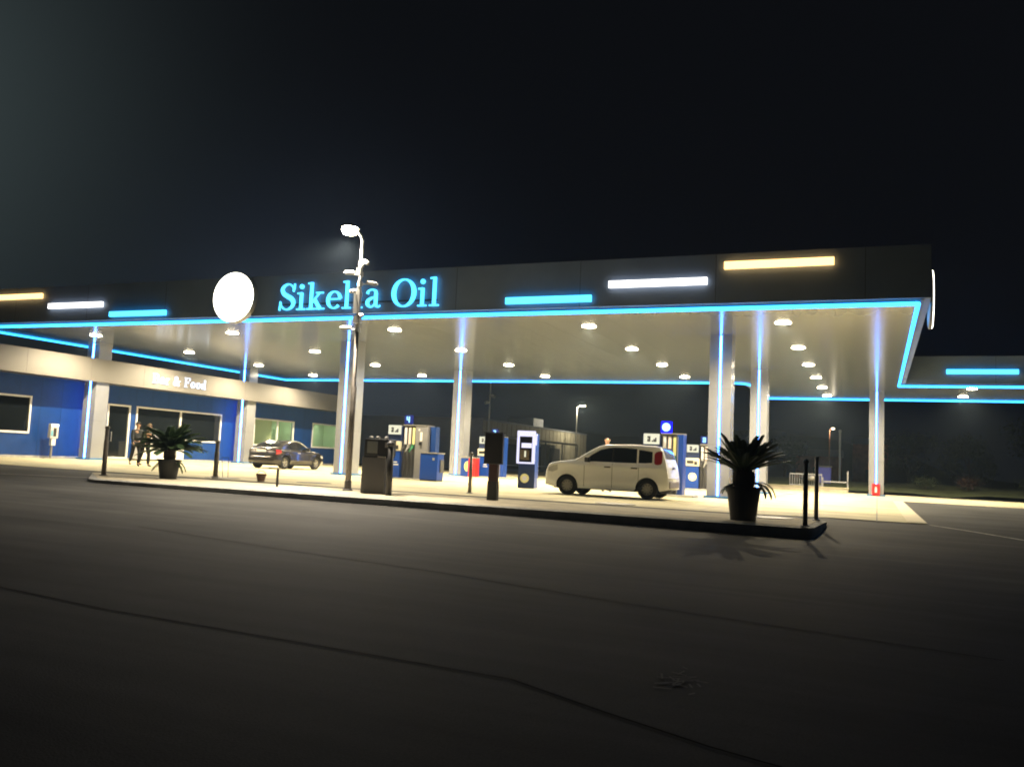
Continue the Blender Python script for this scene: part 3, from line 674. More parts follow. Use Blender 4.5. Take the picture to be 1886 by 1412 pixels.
# ------------------------------------------------------------------ fuel pumps
M_pumpg = mat('pump grey', (.22, .22, .23), .4, noise=.1, nscale=4)
M_hose = mat('hose', (.02, .02, .02), .5)
DG = {'8': ['a', 'b', 'c', 'd', 'e', 'f', 'g'], 'J': ['b', 'c', 'd', 'e'], '4': ['f', 'g', 'b', 'c'], '2': ['a', 'b', 'g', 'e', 'd'], '.': ['.']}
def digits(mb, txt, x, z, h_, y, th=.16, wr=.62):
    w = h_*wr; s_ = h_*th
    for ch in txt:
        seg = {'a': (0, w, h_-s_, h_), 'd': (0, w, 0, s_), 'g': (s_*.9, w-s_*.9, h_/2-s_/2, h_/2+s_/2), 'f': (0, s_, h_/2+s_*.51, h_-s_*1.01), 'b': (w-s_, w, h_/2+s_*.0, h_-s_*1.01), 'e': (0, s_, s_*1.01, h_/2), 'c': (w-s_, w, s_*1.01, h_/2), '.': (0, s_, 0, s_)}
        if ch == '4': seg['f'] = (0, s_, h_/2-s_/2, h_); seg['b'] = (w-s_, w, h_/2, h_); seg['c'] = (w-s_, w, 0, h_/2); seg['g'] = (s_, w-s_, h_/2-s_/2, h_/2+s_/2)
        for k in DG[ch]:
            a, b, c, d = seg[k]; mb.box(x+a, x+b, y-.006, y, z+c, z+d)
        x += (w+s_*1.1) if ch != '.' else s_*2
def pump(x, y, z, label, number, grey=True, mirror=False, emblem=False, round_num=False):
    """front faces -y; price column at the left, hose bay in the middle"""
    t = thing('fuel_pump', (x, y, z), label, 'fuel pump', 'fuel pumps under the canopy')
    MB().box(-.95, 1.05, -.35, .55, 0, .06).build('base', M_kerb, t)
    MB().box(-.86, -.20, -.22, .42, .06, 1.13).build('cabinet', M_bluep, t, bev=.02)
    MB().box(-.84, -.22, -.14, .36, 1.13, 2.14).build('display_column', mat('dark navy', (.008, .02, .08), .4), t, bev=.02)
    f = MB().box(-.80, -.24, -.23, -.14, 1.80, 2.17).build('price_display', E_price, t, bev=.01)
    for q_, (c_, x_) in enumerate((('8', -.66), ('.', -.50), ('J', -.44))): mb = MB(); digits(mb, c_, x_, 1.88, .2, -.232, .26, .55); mb.build('price_digit', M_black, f)
    f = MB().box(-.86, -.18, -.25, -.14, 1.14, 1.52).build('card_reader', mat('cream panel', (.6, .56, .44), .5), t, bev=.01)
    mb = MB(); mb.box(-.78, -.46, -.262, -.251, 1.26, 1.40); mb.box(-.42, -.28, -.262, -.251, 1.2, 1.36); mb.build('keypad', M_black, f)
    if emblem:
        f = MB().lathe([(.01, -.225), (.20, -.225), (.20, -.221)], 24, axis='y', c=(-.5, 0, .62)).build('emblem', mat('cream disc', (.75, .72, .45), .4), t)
        MB().lathe([(.01, -.229), (.09, -.229), (.09, -.226)], 20, axis='y', c=(-.5, 0, .62)).build('emblem_core', mat('pale centre', (.7, .72, .8), .4), f)
    else:
        mb = MB(); mb.box(-.50, -.32, -.226, -.221, .66, .70); mb.box(-.52, -.26, -.226, -.221, .56, .60); mb.build('lettering', M_frame, t)
    # hose bay
    MB().box(-.18, .38, -.02, .42, .06, 2.17).build('hose_bay', M_dgrey, t)
    MB().box(-.20, .95 if grey else .60, -.10, .45, 2.17, 2.21).build('top_cover', M_grey, t)
    cols = [(.72, .72, .75), (.75, .62, .58), (.80, .78, .35)]
    for k in range(3):
        xx_ = -.13+k*.185
        MB().box(xx_, xx_+.10, -.05, -.02, 1.42, 2.10).build('fuel_label', mat('fuel label %d' % k, cols[k], .5), t)
        mb = MB(); mb.tube([(xx_+.06, -.10, 1.32), (xx_+.03, -.20, 1.24), (xx_-.02, -.25, 1.10)], [.03, .035, .02], 8); mb.box(xx_, xx_+.1, -.14, -.02, 1.26, 1.40)
        n_ = mb.build('nozzle', mat('nozzle %d' % k, [(.04, .04, .05), (.3, .3, .3), (.03, .2, .09)][k], .4), t)
        hp = [(xx_+.0, -.24, 1.14), (xx_+.05, -.22, .8), (xx_+.02, -.2, .4), (xx_+.06, -.18, .12), (xx_+.10, -.12, .25), (xx_+.11, -.08, 1.0)]
        hp = [p for p in cat([(a, b, c) for a, b, c in hp], 5)]
        MB().tube(hp, .018, 6).build('hose', M_hose, t, smooth=True)
    if grey:
        MB().box(.38, .95, -.08, .42, .06, 2.17).build('side_panel', M_pumpg, t, bev=.01)
        mb = MB(); mb.box(.60, .70, -.088, -.081, 1.56, 1.92); mb.box(.52, .58, -.088, -.081, 1.98, 2.05); mb.build('notice', M_frame, t)
        MB().box(.58, .70, -.14, -.081, 1.40, 1.52).build('card_slot', M_black, t)
        MB().box(.96, 1.22, .1, .42, .06, 2.15).build('end_panel', mat('deep blue panel', (.01, .045, .2), .4), t)
    else:
        MB().box(.38, .60, -.10, .45, .06, 2.17).build('end_panel', M_bluep, t, bev=.02)
        MB().box(.40, .42, -.112, -.10, .1, 2.1).build('edge_trim', M_steel, t)
    # number
    if round_num:
        f = MB().box(-.22, .16, -.06, .04, 2.22, 2.62).build('number_box', E_bglow, t, bev=.02)  # glowing box stands in for the blue halo around the disc
        MB().lathe([(.145, -.066), (.145, -.09), (.01, -.095)], 24, axis='y', c=(-.03, 0, 2.42)).build('number_disc', emis('pale blue disc', (.5, .9, 1.4), 2.4), f)
    else:
        f = MB().box(-.18, .20, -.06, .04, 2.24, 2.60).build('number_box', E_bnum, t, bev=.02)
        mb = MB(); digits(mb, number, -.07, 2.30, .24, -.064, .2, .6); mb.build('number', E_num, f)
    return t
pump(-17.62, 31.3, gz(-17.6), 'fuel pump with number 4 lit on top, left of the middle columns', '4')
pump(-6.9, 30.9, gz(-6.9), 'fuel pump with a round blue lit number behind the white car', '6', grey=False, round_num=True)
pump(-19.0, 43.2, gz(-19), 'fuel pump with number 2 lit on top, behind the black sign board', '2', grey=False)
pump(-7.75, 42.9, gz(-7.8), 'blue fuel pump with cream emblem half hidden behind the wide column', '8', grey=False, emblem=True)

t = thing('waste_bin', (-16.32, 31.0, gz(-16.3)), 'blue bin with grey lid at the right of pump 4', 'bin')
MB().box(-.42, .36, -.2, .35, .05, 1.08).build('body', M_bluep, t, bev=.02); MB().box(-.40, .40, -.22, .37, 1.08, 1.13).build('lid', M_grey, t, bev=.01)
MB().box(-.40, .34, -.18, .33, 0, .05).build('base', M_black, t); MB().box(.14, .22, -.22, -.2, .82, .92).build('lock', M_steel, t); MB().box(.37, .40, .0, .3, .35, .85).build('side_flap', M_dgrey, t)
t = thing('waste_bin', (-19.85, 42.0, gz(-19.9)), 'blue and red box with a yellow half round emblem beside the middle column', 'bin')
MB().box(-.42, .02, -.2, .3, .02, .98).build('blue_half', M_bluep, t); MB().box(.02, .42, -.2, .3, .02, .98).build('red_half', mat('red paint', (.55, .02, .02), .35), t)
MB().box(-.43, .43, -.22, .32, .98, 1.05).build('lid', M_grey, t)
mb = MB(); pts = [(-.02+.2*math.cos(a), .55+.27*math.sin(a)) for a in [PI/2+i*PI/12 for i in range(13)]]
mb.add([(x, -.207, z) for x, z in pts]+[(x, -.201, z) for x, z in pts], [tuple(range(13)), tuple(range(25, 12, -1))]+[(i, i+1, 14+i, 13+i) for i in range(12)]+[(12, 0, 13, 25)])
mb.build('emblem', mat('yellow emblem', (.8, .7, .2), .5), t)

def ground_pt(x): return gz(x)
t = thing('payment_terminal', (-11.65, 29.45, gz(-11.65)), 'blue payment terminal with white lit frame and round emblem', 'payment terminal', rz=.10)
MB().box(-.30, .30, 0, .5, 0, 1.98).build('body', M_bluep, t, bev=.03)
MB().box(-.31, .305, -.004, .0, .02, .9).build('front_panel', mat('navy panel', (.006, .02, .09), .4), t)
mb = MB(); tl = .03
for a, b, c, d in ((-.37, .31, 1.86, 2.06), (-.37, .31, .88, .94), (-.37, -.28, .94, 1.86), (.20, .31, .94, 1.86)): mb.box(a, b, -.12, -.02, c, d)
mb.box(.31, .36, -.08, .0, 1.55, 1.95)
mb.build('lit_frame', E_screen, t, bev=.03)
f = MB().box(-.28, .20, -.07, -.02, .94, 1.86).build('screen', mat('dark screen', (.01, .01, .02), .1), t)
MB().box(-.2, .18, -.09, -.071, 1.45, 1.62).build('lit_panel', E_screen, f)
MB().box(-.24, .1, -.09, -.071, 1.02, 1.38).build('keypad', mat('brown keypad', (.09, .07, .045), .5), f)
MB().box(-.08, -.02, -.10, -.091, 1.12, 1.34).build('card_slot', E_price, f)
f = MB().lathe([(.01, -.012), (.165, -.012), (.165, -.005)], 28, axis='y', c=(-.06, 0, .36)).build('emblem', mat('cream emblem', (.75, .74, .45), .4), t)
MB().lathe([(.01, -.018), (.085, -.018), (.085, -.013)], 20, axis='y', c=(-.06, 0, .36)).build('emblem_core', mat('pale core', (.7, .7, .9), .4), f)
t = thing('wall_terminal', (-35.9, 29.85, .07), 'slim white ticket terminal with a small screen against the blue wall', 'payment terminal', rz=PI/2)
MB().tube([(0, 0, 0), (0, 0, .62)], .05, 8).build('stem', M_grey, t); MB().box(-.10, .12, -.1, .05, .60, .92).build('lower_box', M_frame, t, bev=.01)
MB().box(-.20, .22, -.12, .08, .94, 1.62).build('head', mat('white shell', (.62, .6, .56), .4), t, bev=.02); MB().box(-.19, .21, -.135, -.12, 1.5, 1.6).build('lit_header', E_pale, t)
MB().box(-.05, .10, -.132, -.121, 1.02, 1.42).build('screen', M_black, t); MB().box(-.18, -.08, -.132, -.121, 1.05, 1.3).build('lit_panel', emis('teal panel', (.3, .9, .85), .8), t)

t = thing('fire_extinguisher_box', (-.06, 53.02, gz(0)), 'red fire extinguisher box at the foot of the far right column', 'fire extinguisher')
MB().box(-.20, .20, -.12, .08, .05, .68).build('box', mat('red box', (.62, .015, .02), .35), t, bev=.03)
mb = MB(); mb.box(-.06, .06, -.126, -.121, .2, .45); mb.box(-.03, .03, -.126, -.121, .45, .52); mb.build('symbol', M_frame, t)

# ------------------------------------------------------------------ cars
def interp(P, x):
    if x <= P[0][0]: return P[0][1]
    for (a, b), (c, d) in zip(P, P[1:]):
        if x <= c: return b+(d-b)*(x-a)/(c-a) if c > a else d
    return P[-1][1]
def interps(P, x):                                    # smooth version
    e = .05; return (interp(P, x-e)+2*interp(P, x)+interp(P, x+e))/4
def make_car(spec, locn, rz, label, paint, group=None):
    L, Wd, top, wheels, R = spec['L'], spec['W'], spec['top'], spec['wheels'], spec['R']
    belt, zs = spec['belt'], spec['sill']; Ra = R+.055
    t = thing('parked_car', locn, label, 'car', group, rz)
    def plan(x):
        f = max(0, 1-x/.75); r = max(0, 1-(L-x)/.6)
        return Wd/2*(1-spec.get('fr', .24)*f**2.4-spec.get('rr', .16)*r**2.6)
    def zt(x): return interps(top, x)
    def zb(x):
        z = zs+.07*max(0, 1-x/.35)+.08*max(0, 1-(L-x)/.35)
        for w in wheels:
            if abs(x-w) < Ra: z = max(z, R+math.sqrt(max(0, Ra*Ra-(x-w)**2)))
        return z
    def yw(x, z):
        w = plan(x); s_ = 1
        if z < .5: s_ -= .05*((.5-z)/.3)**2
        if z > belt: s_ -= spec['tumble']*(z-belt)
        w *= s_
        q_ = max(0, min(1, (z-belt+.07)/.08)); w -= .045*q_*q_*(3-2*q_)*max(0, min(1, (zt(x)-belt)/.12))
        rr = spec.get('er', .10); d = zt(x)-z
        if d < rr: w -= rr*(1-math.sqrt(max(0, 1-((rr-d)/rr)**2)))*.9
        # wheel arch flare
        for wx in wheels:
            q = math.hypot(x-wx, z-R)
            if q < Ra+.12: w += .022*max(0, 1-abs(q-Ra)/.12)
        # shoulder crease
        w += .010*math.exp(-((z-(belt-.10))/.05)**2)+.014*math.exp(-((z-.42)/.10)**2)
        return w
    xs_ = set([i*L/64 for i in range(65)])
    for w in wheels: xs_ |= {w+Ra*math.cos(i*PI/14) for i in range(15)}
    xs_ = sorted(x for x in xs_ if 0 <= x <= L); NZ = 22; mb = MB(); ring = 2*(NZ+1)
    for x in xs_:
        a, b = zb(x), zt(x); pts = []
        for k in range(NZ+1):
            u = k/NZ; u = 1-(1-u)**1.6; pts.append(a+(b-a)*u)
        mb.v += [(x, -yw(x, z), z) for z in pts]+[(x, yw(x, z), z) for z in reversed(pts)]
    n = len(xs_)
    for i in range(n-1):
        for k in range(ring-1): mb.f.append((i*ring+k, (i+1)*ring+k, (i+1)*ring+k+1, i*ring+k+1)); mb.m.append(0)
    for i in (0, n-1):
        for k in range(NZ): mb.f.append((i*ring+k, i*ring+k+1, i*ring+ring-2-k, i*ring+ring-1-k)); mb.m.append(0)
    mb.build('body', paint, t, smooth=True)
    mb = MB(); mb.box(.25, L-.25, -Wd/2+.2, Wd/2-.2, zs-.03, zs+.1); mb.box(.3, L-.3, -Wd/2+.25, Wd/2-.25, zs+.1, belt-.25)
    for w in wheels: mb.box(w-Ra-.02, w+Ra+.02, -Wd/2+.26, Wd/2-.26, zs, R+Ra+.03)
    mb.build('underbody', M_rubber, t)
    for s_ in (-1, 1):
        mb = MB()
        for w in wheels:
            V = []; m_ = 18
            for i in range(m_+1):
                a = i*PI/m_; V += [(w+Ra*1.0*math.cos(a), s_*(yw(w+Ra*math.cos(a), R+Ra*math.sin(a))-.004), R+Ra*math.sin(a)), (w+Ra*math.cos(a), s_*(Wd/2-.3), R+Ra*math.sin(a))]
            mb.add(V, [(2*i, 2*i+1, 2*i+3, 2*i+2) for i in range(m_)])
        mb.build('wheel_arch', M_rubber, t)
    def panel(name, st, m, side, off=.006, nz=8, parent=t, lab=None, nx_=14):
        mb = MB(); X0, X1 = st[0][0], st[-1][0]; lo_ = [(a, b) for a, b, c in st]; hi_ = [(a, c) for a, b, c in st]
        xx = sorted({X0+(X1-X0)*i/nx_ for i in range(nx_+1)} | {a for a, _, _ in st}); q = len(xx)
        for x in xx:
            a, b = interp(lo_, x), interp(hi_, x)
            for k in range(nz+1): z = a+(b-a)*k/nz; mb.v.append((x, side*(yw(x, z)+off), z))
        for i in range(q-1):
            for k in range(nz): mb.f.append((i*(nz+1)+k, (i+1)*(nz+1)+k, (i+1)*(nz+1)+k+1, i*(nz+1)+k+1)); mb.m.append(0)
        o = mb.build(name, m, parent, smooth=True)
        if lab: o['label'] = lab
        return o
    def deck(name, x0, x1, yfrac, m, off=.008, zof=None):
        mb = MB(); q = 12
        for i in range(q+1):
            x = x0+(x1-x0)*i/q; z = zt(x)
            for k in range(9):
                y = (yw(x, z-.012))*yfrac*(-1+2*k/8); mb.v.append((x+(spec['dx'](x)*off), y, z+off))
        for i in range(q):
            for k in range(8): mb.f.append((i*9+k, (i+1)*9+k, (i+1)*9+k+1, i*9+k+1)); mb.m.append(0)
        return mb.build(name, m, t, smooth=True)
    spec['dx'] = lambda x: (-1 if x < L/2 else 1)
    for s_ in (-1, 1):
        for st in spec['windows']: panel('side_window', st, M_cglass, s_)
        for st in spec.get('gaps', []): panel('window_trim', st, M_rubber, s_, .005)
        panel('tail_lamp', spec['tail'], mat('red lens', (.26, .012, .018), .15, coat=.6), s_, .012)
        panel('headlamp', spec['head'], mat('lamp lens', (.5, .5, .5), .1, coat=.6), s_, .012)
        for x in spec['seams']:
            panel('door_seam', [(x-.006, zs+.06, belt-.02), (x+.006, zs+.06, belt-.02)], M_rubber, s_, .0035, nx_=2)
        if spec['spokes'] == 5: panel('sill_trim', [(wheels[0]+Ra+.02, zs-.01, zs+.06), (wheels[1]-Ra-.02, zs-.01, zs+.06)], M_rubber, s_, .004)
        for x in spec['handles']:
            mb = MB(); y = s_*(yw(x, belt-.13)+.02); mb.box(x-.10, x+.10, min(y, y-s_*.03), max(y, y-s_*.03), belt-.145, belt-.105); mb.build('door_handle', spec.get('hm', M_black), t, bev=.008)
        xm = spec['mirror']; y = yw(xm, belt+.05)
        mb = MB(); mb.box(xm-.07, xm+.07, min(s_*(y+.04), s_*(y+.24)), max(s_*(y+.04), s_*(y+.24)), belt+.0, belt+.16); mb.box(xm-.02, xm+.02, min(s_*(y-.02), s_*(y+.06)), max(s_*(y-.02), s_*(y+.06)), belt+.02, belt+.06)
        mb.build('wing_mirror', spec.get('mm', M_black), t, bev=.03)
        for wx in wheels:
            yo = s_*(Wd/2-.015); e = -s_
            w_ = bpy.data.objects.new('wheel', None); SC.collection.objects.link(w_); w_.parent = t; w_.location = (wx, yo, R)
            MB().lathe([(R*.62, -.0*e), (R*.66, -.012*e), (R*.95, -.006*e), (R, .03*e), (R, .16*e), (R*.94, .2*e), (R*.6, .2*e)], 32, axis='y', cap=False).build('tyre', M_rubber, w_, smooth=True)
            mb = MB(); mb.lathe([(R*.63, 0.012*e), (R*.60, .0), (R*.56, .03*e), (R*.52, .05*e)], 32, axis='y', cap=False)
            for k in range(spec['spokes']):
                a = 2*PI*k/spec['spokes']+.2; ca, sa = math.cos(a), math.sin(a); w1, w2 = R*.09, R*.07
                V = []
                for r_, ww, yy_ in ((R*.10, w1, .012*e), (R*.60, w2, .006*e)):
                    for sg_ in (1, -1): V += [(ca*r_-sa*ww*sg_, yy_, sa*r_+ca*ww*sg_), (ca*r_-sa*ww*sg_, yy_+.035*e, sa*r_+ca*ww*sg_)]
                mb.add(V, [(0, 2, 6, 4), (1, 5, 7, 3), (0, 4, 5, 1), (2, 3, 7, 6)])
            mb.lathe([(.01, -.004*e), (R*.15, .0), (R*.17, .03*e)], 16, axis='y')
            mb.build('rim', spec['rim'], w_)
            MB().lathe([(R*.6, .07*e), (.01, .07*e)], 24, axis='y', cap=False).build('brake_disc', M_dgrey, w_)
    a, b = spec['screen']; deck('windscreen', a, b, .93, M_cglass); a, b = spec['rear']; deck('rear_window', a, b, .86, M_cglass)
    # plates and bumpers
    zp = spec['plate']; mb = MB(); mb.box(L+.0, L+.02, -.26, .26, zp, zp+.11); mb.build('number_plate', mat('plate', (.7, .7, .66), .5), t)
    mb = MB()
    for z0, z1, xo in (spec['bump'],): mb.box(L-.06, L+.035, -Wd/2+.2, Wd/2-.2, z0, z1)
    mb.build('rear_bumper', spec['bm'], t, bev=.03)
    mb = MB(); mb.box(-.03, .05, -Wd/2+.3, Wd/2-.3, zs+.08, zs+.2); mb.build('front_bumper', M_black, t, bev=.02)
    if spec.get('badge'): MB().box(L-.03, L+.012, -.12, .12, spec['badge'], spec['badge']+.06).build('badge', M_black, t)
    return t
k = 1.06
panda = dict(L=3.92, W=1.72, R=.298, sill=.23, wheels=(.75, 3.29), belt=1.04, tumble=.11, fr=.12, rr=.07, er=.065, spokes=10, rim=mat('steel hub cap', (.30, .29, .27), .35, metal=.5),
 top=[(0, .66), (.02, .84), (.07, .93), (.3, 1.01), (.98, 1.11), (1.36, 1.35), (1.72, 1.55), (1.98, 1.61), (2.8, 1.63), (3.40, 1.61), (3.70, 1.57), (3.72, 1.50), (3.83, 1.12), (3.90, .90), (3.92, .58)],
 windows=[[(1.32, 1.07, 1.10), (1.50, 1.07, 1.27), (1.80, 1.07, 1.44), (2.05, 1.07, 1.50), (2.17, 1.07, 1.515)], [(2.21, 1.07, 1.52), (2.6, 1.07, 1.525), (2.94, 1.07, 1.50)], [(3.0, 1.08, 1.48), (3.2, 1.08, 1.46), (3.42, 1.10, 1.43)]],
 gaps=[[(2.17, 1.06, 1.52), (2.21, 1.06, 1.52)]],
 tail=[(3.48, 1.10, 1.36), (3.52, 1.05, 1.42), (3.60, 1.04, 1.45), (3.68, 1.06, 1.46), (3.72, 1.12, 1.42)], head=[(.10, .72, .82), (.25, .70, .90), (.42, .76, .93)], seams=(1.30, 2.19, 3.02), handles=(2.04, 2.88), mirror=1.42,
 screen=(.98, 1.70), rear=(3.66, 3.80), plate=.52, bump=(.34, .56, 0), bm=mat('bumper grey', (.16, .14, .14), .5), badge=.93)
make_car(panda, (-9.68, 26.9, gz(-7.8)), 0, 'small cream white five door hatchback parked beside the pump', mat('cream white paint', (.90, .90, .90), .22, coat=.9))
alfa = dict(L=4.15, W=1.74, R=.315, sill=.20, wheels=(.85, 3.4), belt=.92, tumble=.32, spokes=5, rim=mat('alloy', (.5, .48, .42), .3, metal=.8),
 top=[(0, .5), (.03, .64), (.15, .74), (.6, .84), (1.2, .94), (1.6, 1.17), (2.0, 1.37), (2.45, 1.42), (3.0, 1.38), (3.45, 1.22), (3.85, 1.02), (4.05, .97), (4.12, .8), (4.15, .5)],
 windows=[[(1.62, .95, .98), (1.85, .95, 1.16), (2.15, .95, 1.30), (2.45, .95, 1.32)], [(2.52, .95, 1.32), (2.9, .95, 1.28), (3.2, .97, 1.15), (3.32, .98, 1.04)]],
 tail=[(3.74, .76, .90), (3.9, .70, .93), (4.05, .70, .92)], head=[(.12, .58, .66), (.3, .57, .70), (.5, .62, .72)], seams=(1.5, 2.5), handles=(2.35,), mirror=1.72,
 screen=(1.25, 1.92), rear=(3.12, 3.72), plate=.80, bump=(.36, .60, 0), bm=mat('grey paint', (.032, .028, .026), .22, metal=.5, coat=.8), hm=M_steel, mm=mat('grey paint'))
make_car(alfa, (-26.45-.87, 35.1+3.4, gz(-27)), -PI/2, 'dark grey hatchback parked in front of the bar windows', mat('grey paint'))

# ------------------------------------------------------------------ people
def skin_mesh(name, nodes, edges, m, parent, sub=2, root=0):
    ks = list(nodes); me = bpy.data.meshes.new(name); me.from_pydata([nodes[k][:3] for k in ks], [(ks.index(a), ks.index(b)) for a, b in edges], [])
    o = bpy.data.objects.new(name, me); SC.collection.objects.link(o)
    o.modifiers.new('skin', 'SKIN').use_smooth_shade = True
    for i, k_ in enumerate(ks):
        r = nodes[k_][3]; r = r if isinstance(r, tuple) else (r, r); me.skin_vertices[0].data[i].radius = r; me.skin_vertices[0].data[i].use_root = (i == root)
    sb = o.modifiers.new('sub', 'SUBSURF'); sb.levels = sub; sb.render_levels = sub
    bpy.context.view_layer.update(); dg = bpy.context.evaluated_depsgraph_get(); nm = bpy.data.meshes.new_from_object(o.evaluated_get(dg))
    o.modifiers.clear(); o.data = nm; nm.name = name; nm.materials.clear(); nm.materials.append(m)
    for p in nm.polygons: p.use_smooth = True
    o.parent = parent; return o
M_skin = mat('skin', (.50, .30, .20), .5)
def person(locn, rz, label, pose, hair, top_m, leg_m, hem=None, hgt=1.75, bald=False):
    t = thing('person', locn, label, 'person', None, rz); s_ = hgt/1.75
    # pose: lean, left/right thigh & shin angles (forward +), arm angles ; figure faces -y
    le = pose['lean']
    def up(z): return (0, -math.sin(le)*z, math.cos(le)*z)
    hip = Vector((0, 0, .92)); N = {}
    def sp(z): v = up(z); return hip+Vector(v)
    N['pelvis'] = (*hip, (.145, .10)); N['waist'] = (*sp(.16), (.125, .09)); N['chest'] = (*sp(.38), (.16, .105)); N['neck0'] = (*sp(.53), (.07, .065)); N['neck'] = (*sp(.59), .052)
    hc = sp(.70)+Vector((0, -.02, 0)); N['head'] = (*hc, (.075, .09)); N['crown'] = (*(hc+Vector((0, .005, .09))), (.06, .075))
    E_ = [('pelvis', 'waist'), ('waist', 'chest'), ('chest', 'neck0'), ('neck0', 'neck'), ('neck', 'head'), ('head', 'crown')]
    for sd, q in (('l', 1), ('r', -1)):
        th, sh = pose['leg'+sd]; a = hip+Vector((.09*q, 0, -.04)); kn = a+Vector((.01*q, -math.sin(th), -math.cos(th)))*.42; an = kn+Vector((0, -math.sin(sh), -math.cos(sh)))*.42
        toe = an+Vector((.02*q, -.17*math.cos(max(0, -sh)), -.05-.10*math.sin(max(0, -sh))))
        N['hip'+sd] = (*a, .092); N['knee'+sd] = (*kn, .058); N['calf'+sd] = (*(kn.lerp(an, .3)+Vector((0, .015, 0))), .058); N['ank'+sd] = (*an, .038); N['toe'+sd] = (*toe, (.04, .025))
        E_ += [('pelvis', 'hip'+sd), ('hip'+sd, 'knee'+sd), ('knee'+sd, 'calf'+sd), ('calf'+sd, 'ank'+sd), ('ank'+sd, 'toe'+sd)]
        ua, fa, out_ = pose['arm'+sd]; shd = sp(.47)+Vector((.185*q, 0, 0)); el = shd+Vector((math.sin(out_)*q, -math.sin(ua), -math.cos(ua))).normalized()*.29; wr = el+Vector((0, -math.sin(fa), -math.cos(fa)))*.25
        hd = (wr-el).normalized(); N['sh'+sd] = (*shd, .058); N['el'+sd] = (*el, .042); N['wr'+sd] = (*wr, .027); N['palm'+sd] = (*(wr+hd*.07), (.038, .02))
        E_ += [('chest', 'sh'+sd), ('sh'+sd, 'el'+sd), ('el'+sd, 'wr'+sd), ('wr'+sd, 'palm'+sd)]
        sdv = Vector((0, 1, 0)) if abs(hd.z) > .5 else Vector((0, 0, 1))
        for i_, (of, ln) in enumerate(((-.027, .065), (-.009, .078), (.009, .073), (.027, .058))):
            b_ = wr+hd*.085+sdv*of; N['f%s%d' % (sd, i_)] = (*b_, .0095); N['g%s%d' % (sd, i_)] = (*(b_+hd*ln+Vector((-.012*q, 0, 0))), .0075)
            E_ += [('palm'+sd, 'f%s%d' % (sd, i_)), ('f%s%d' % (sd, i_), 'g%s%d' % (sd, i_))]
        b_ = wr+hd*.04-sdv*.035; N['t'+sd] = (*b_, .011); N['u'+sd] = (*(b_+hd*.045-sdv*.02), .009); E_ += [('palm'+sd, 't'+sd), ('t'+sd, 'u'+sd)]
    lift = -min(v[2] for k_, v in N.items() if k_.startswith('toe'))+.03
    def fin(D): return {k_: (v[0]*s_, v[1]*s_, (v[2]+lift)*s_, tuple(r*s_ for r in v[3]) if isinstance(v[3], tuple) else v[3]*s_) for k_, v in D.items()}
    skin_mesh('body', fin(N), E_, M_skin, t)
    def sub_(keys, gr, extra=None):
        D = {}
        for k_ in keys:
            v = N[k_]; r = v[3] if isinstance(v[3], tuple) else (v[3], v[3]); g_ = (extra or {}).get(k_, gr); D[k_] = (v[0], v[1], v[2], (r[0]+g_, r[1]+g_))
        return fin(D), [(a, b) for a, b in E_ if a in keys and b in keys]
    D, EE = sub_(['pelvis', 'waist', 'chest', 'neck0']+[a+b for a in ('sh', 'el', 'wr') for b in 'lr'], .024, {'pelvis': .03, 'wrl': .014, 'wrr': .014, 'neck0': .01}); skin_mesh('jacket', D, EE, top_m, t)
    D, EE = sub_(['pelvis']+[a+b for a in ('hip', 'knee', 'calf', 'ank') for b in 'lr'], .014, {'pelvis': .012, 'calfl': .02, 'calfr': .02, 'ankl': .02, 'ankr': .02}); skin_mesh('trousers', D, EE, leg_m, t)
    for sd in 'lr':
        a, b = Vector(N['ank'+sd][:3]), Vector(N['toe'+sd][:3]); b2 = b+(b-a)*.15; q_ = {'a': (*(a+Vector((0, .03, -.02))), (.045, .045)), 'b': (*a.lerp(b2, .6), (.048, .035)), 'c': (*b2, (.042, .028))}
        skin_mesh('shoe', fin(q_), [('a', 'b'), ('b', 'c')], M_black, t, 1)
    H = (hc+Vector((0, 0, lift)))*s_
    if hair:
        mb = MB()
        for i in range(9):
            for j in range(16):
                a, b = i/8*PI*.62, 2*PI*j/16; x, y, z = math.sin(a)*math.cos(b), math.sin(a)*math.sin(b), math.cos(a)
                if y < -.35: z = max(z, .35)
                ln = pose.get('hair', 1)
                mb.v.append((H.x+x*.098*s_, H.y+.018+y*.112*s_, H.z+.055*s_+z*.115*s_*(ln if z < 0 else 1)))
        for i in range(8):
            for j in range(16): mb.f.append((i*16+j, i*16+(j+1) % 16, (i+1)*16+(j+1) % 16, (i+1)*16+j)); mb.m.append(0)
        mb.build('hair', hair, t, smooth=True)
    mb = MB()                                         # nose, ears, eyes, mouth on the head surface
    mb.tube([(H.x, H.y-.098*s_, H.z+.045*s_), (H.x, H.y-.12*s_, H.z+.005*s_), (H.x, H.y-.095*s_, H.z-.01*s_)], [.008, .014, .008], 6)
    for q in (1, -1): mb.tube([(H.x+q*.082*s_, H.y+.01, H.z+.05), (H.x+q*.095*s_, H.y+.015, H.z+.02), (H.x+q*.082*s_, H.y+.005, H.z-.01)], [.01, .014, .008], 6)
    mb.build('face', M_skin, t, smooth=True)
    mb = MB()
    for q in (1, -1): mb.cbox((H.x+q*.033*s_, H.y-.097*s_, H.z+.042*s_), (.026, .012, .010))
    mb.cbox((H.x, H.y-.097*s_, H.z-.035*s_), (.045, .012, .008)); mb.build('eyes_and_mouth', mat('dark features', (.06, .03, .025), .5), t)
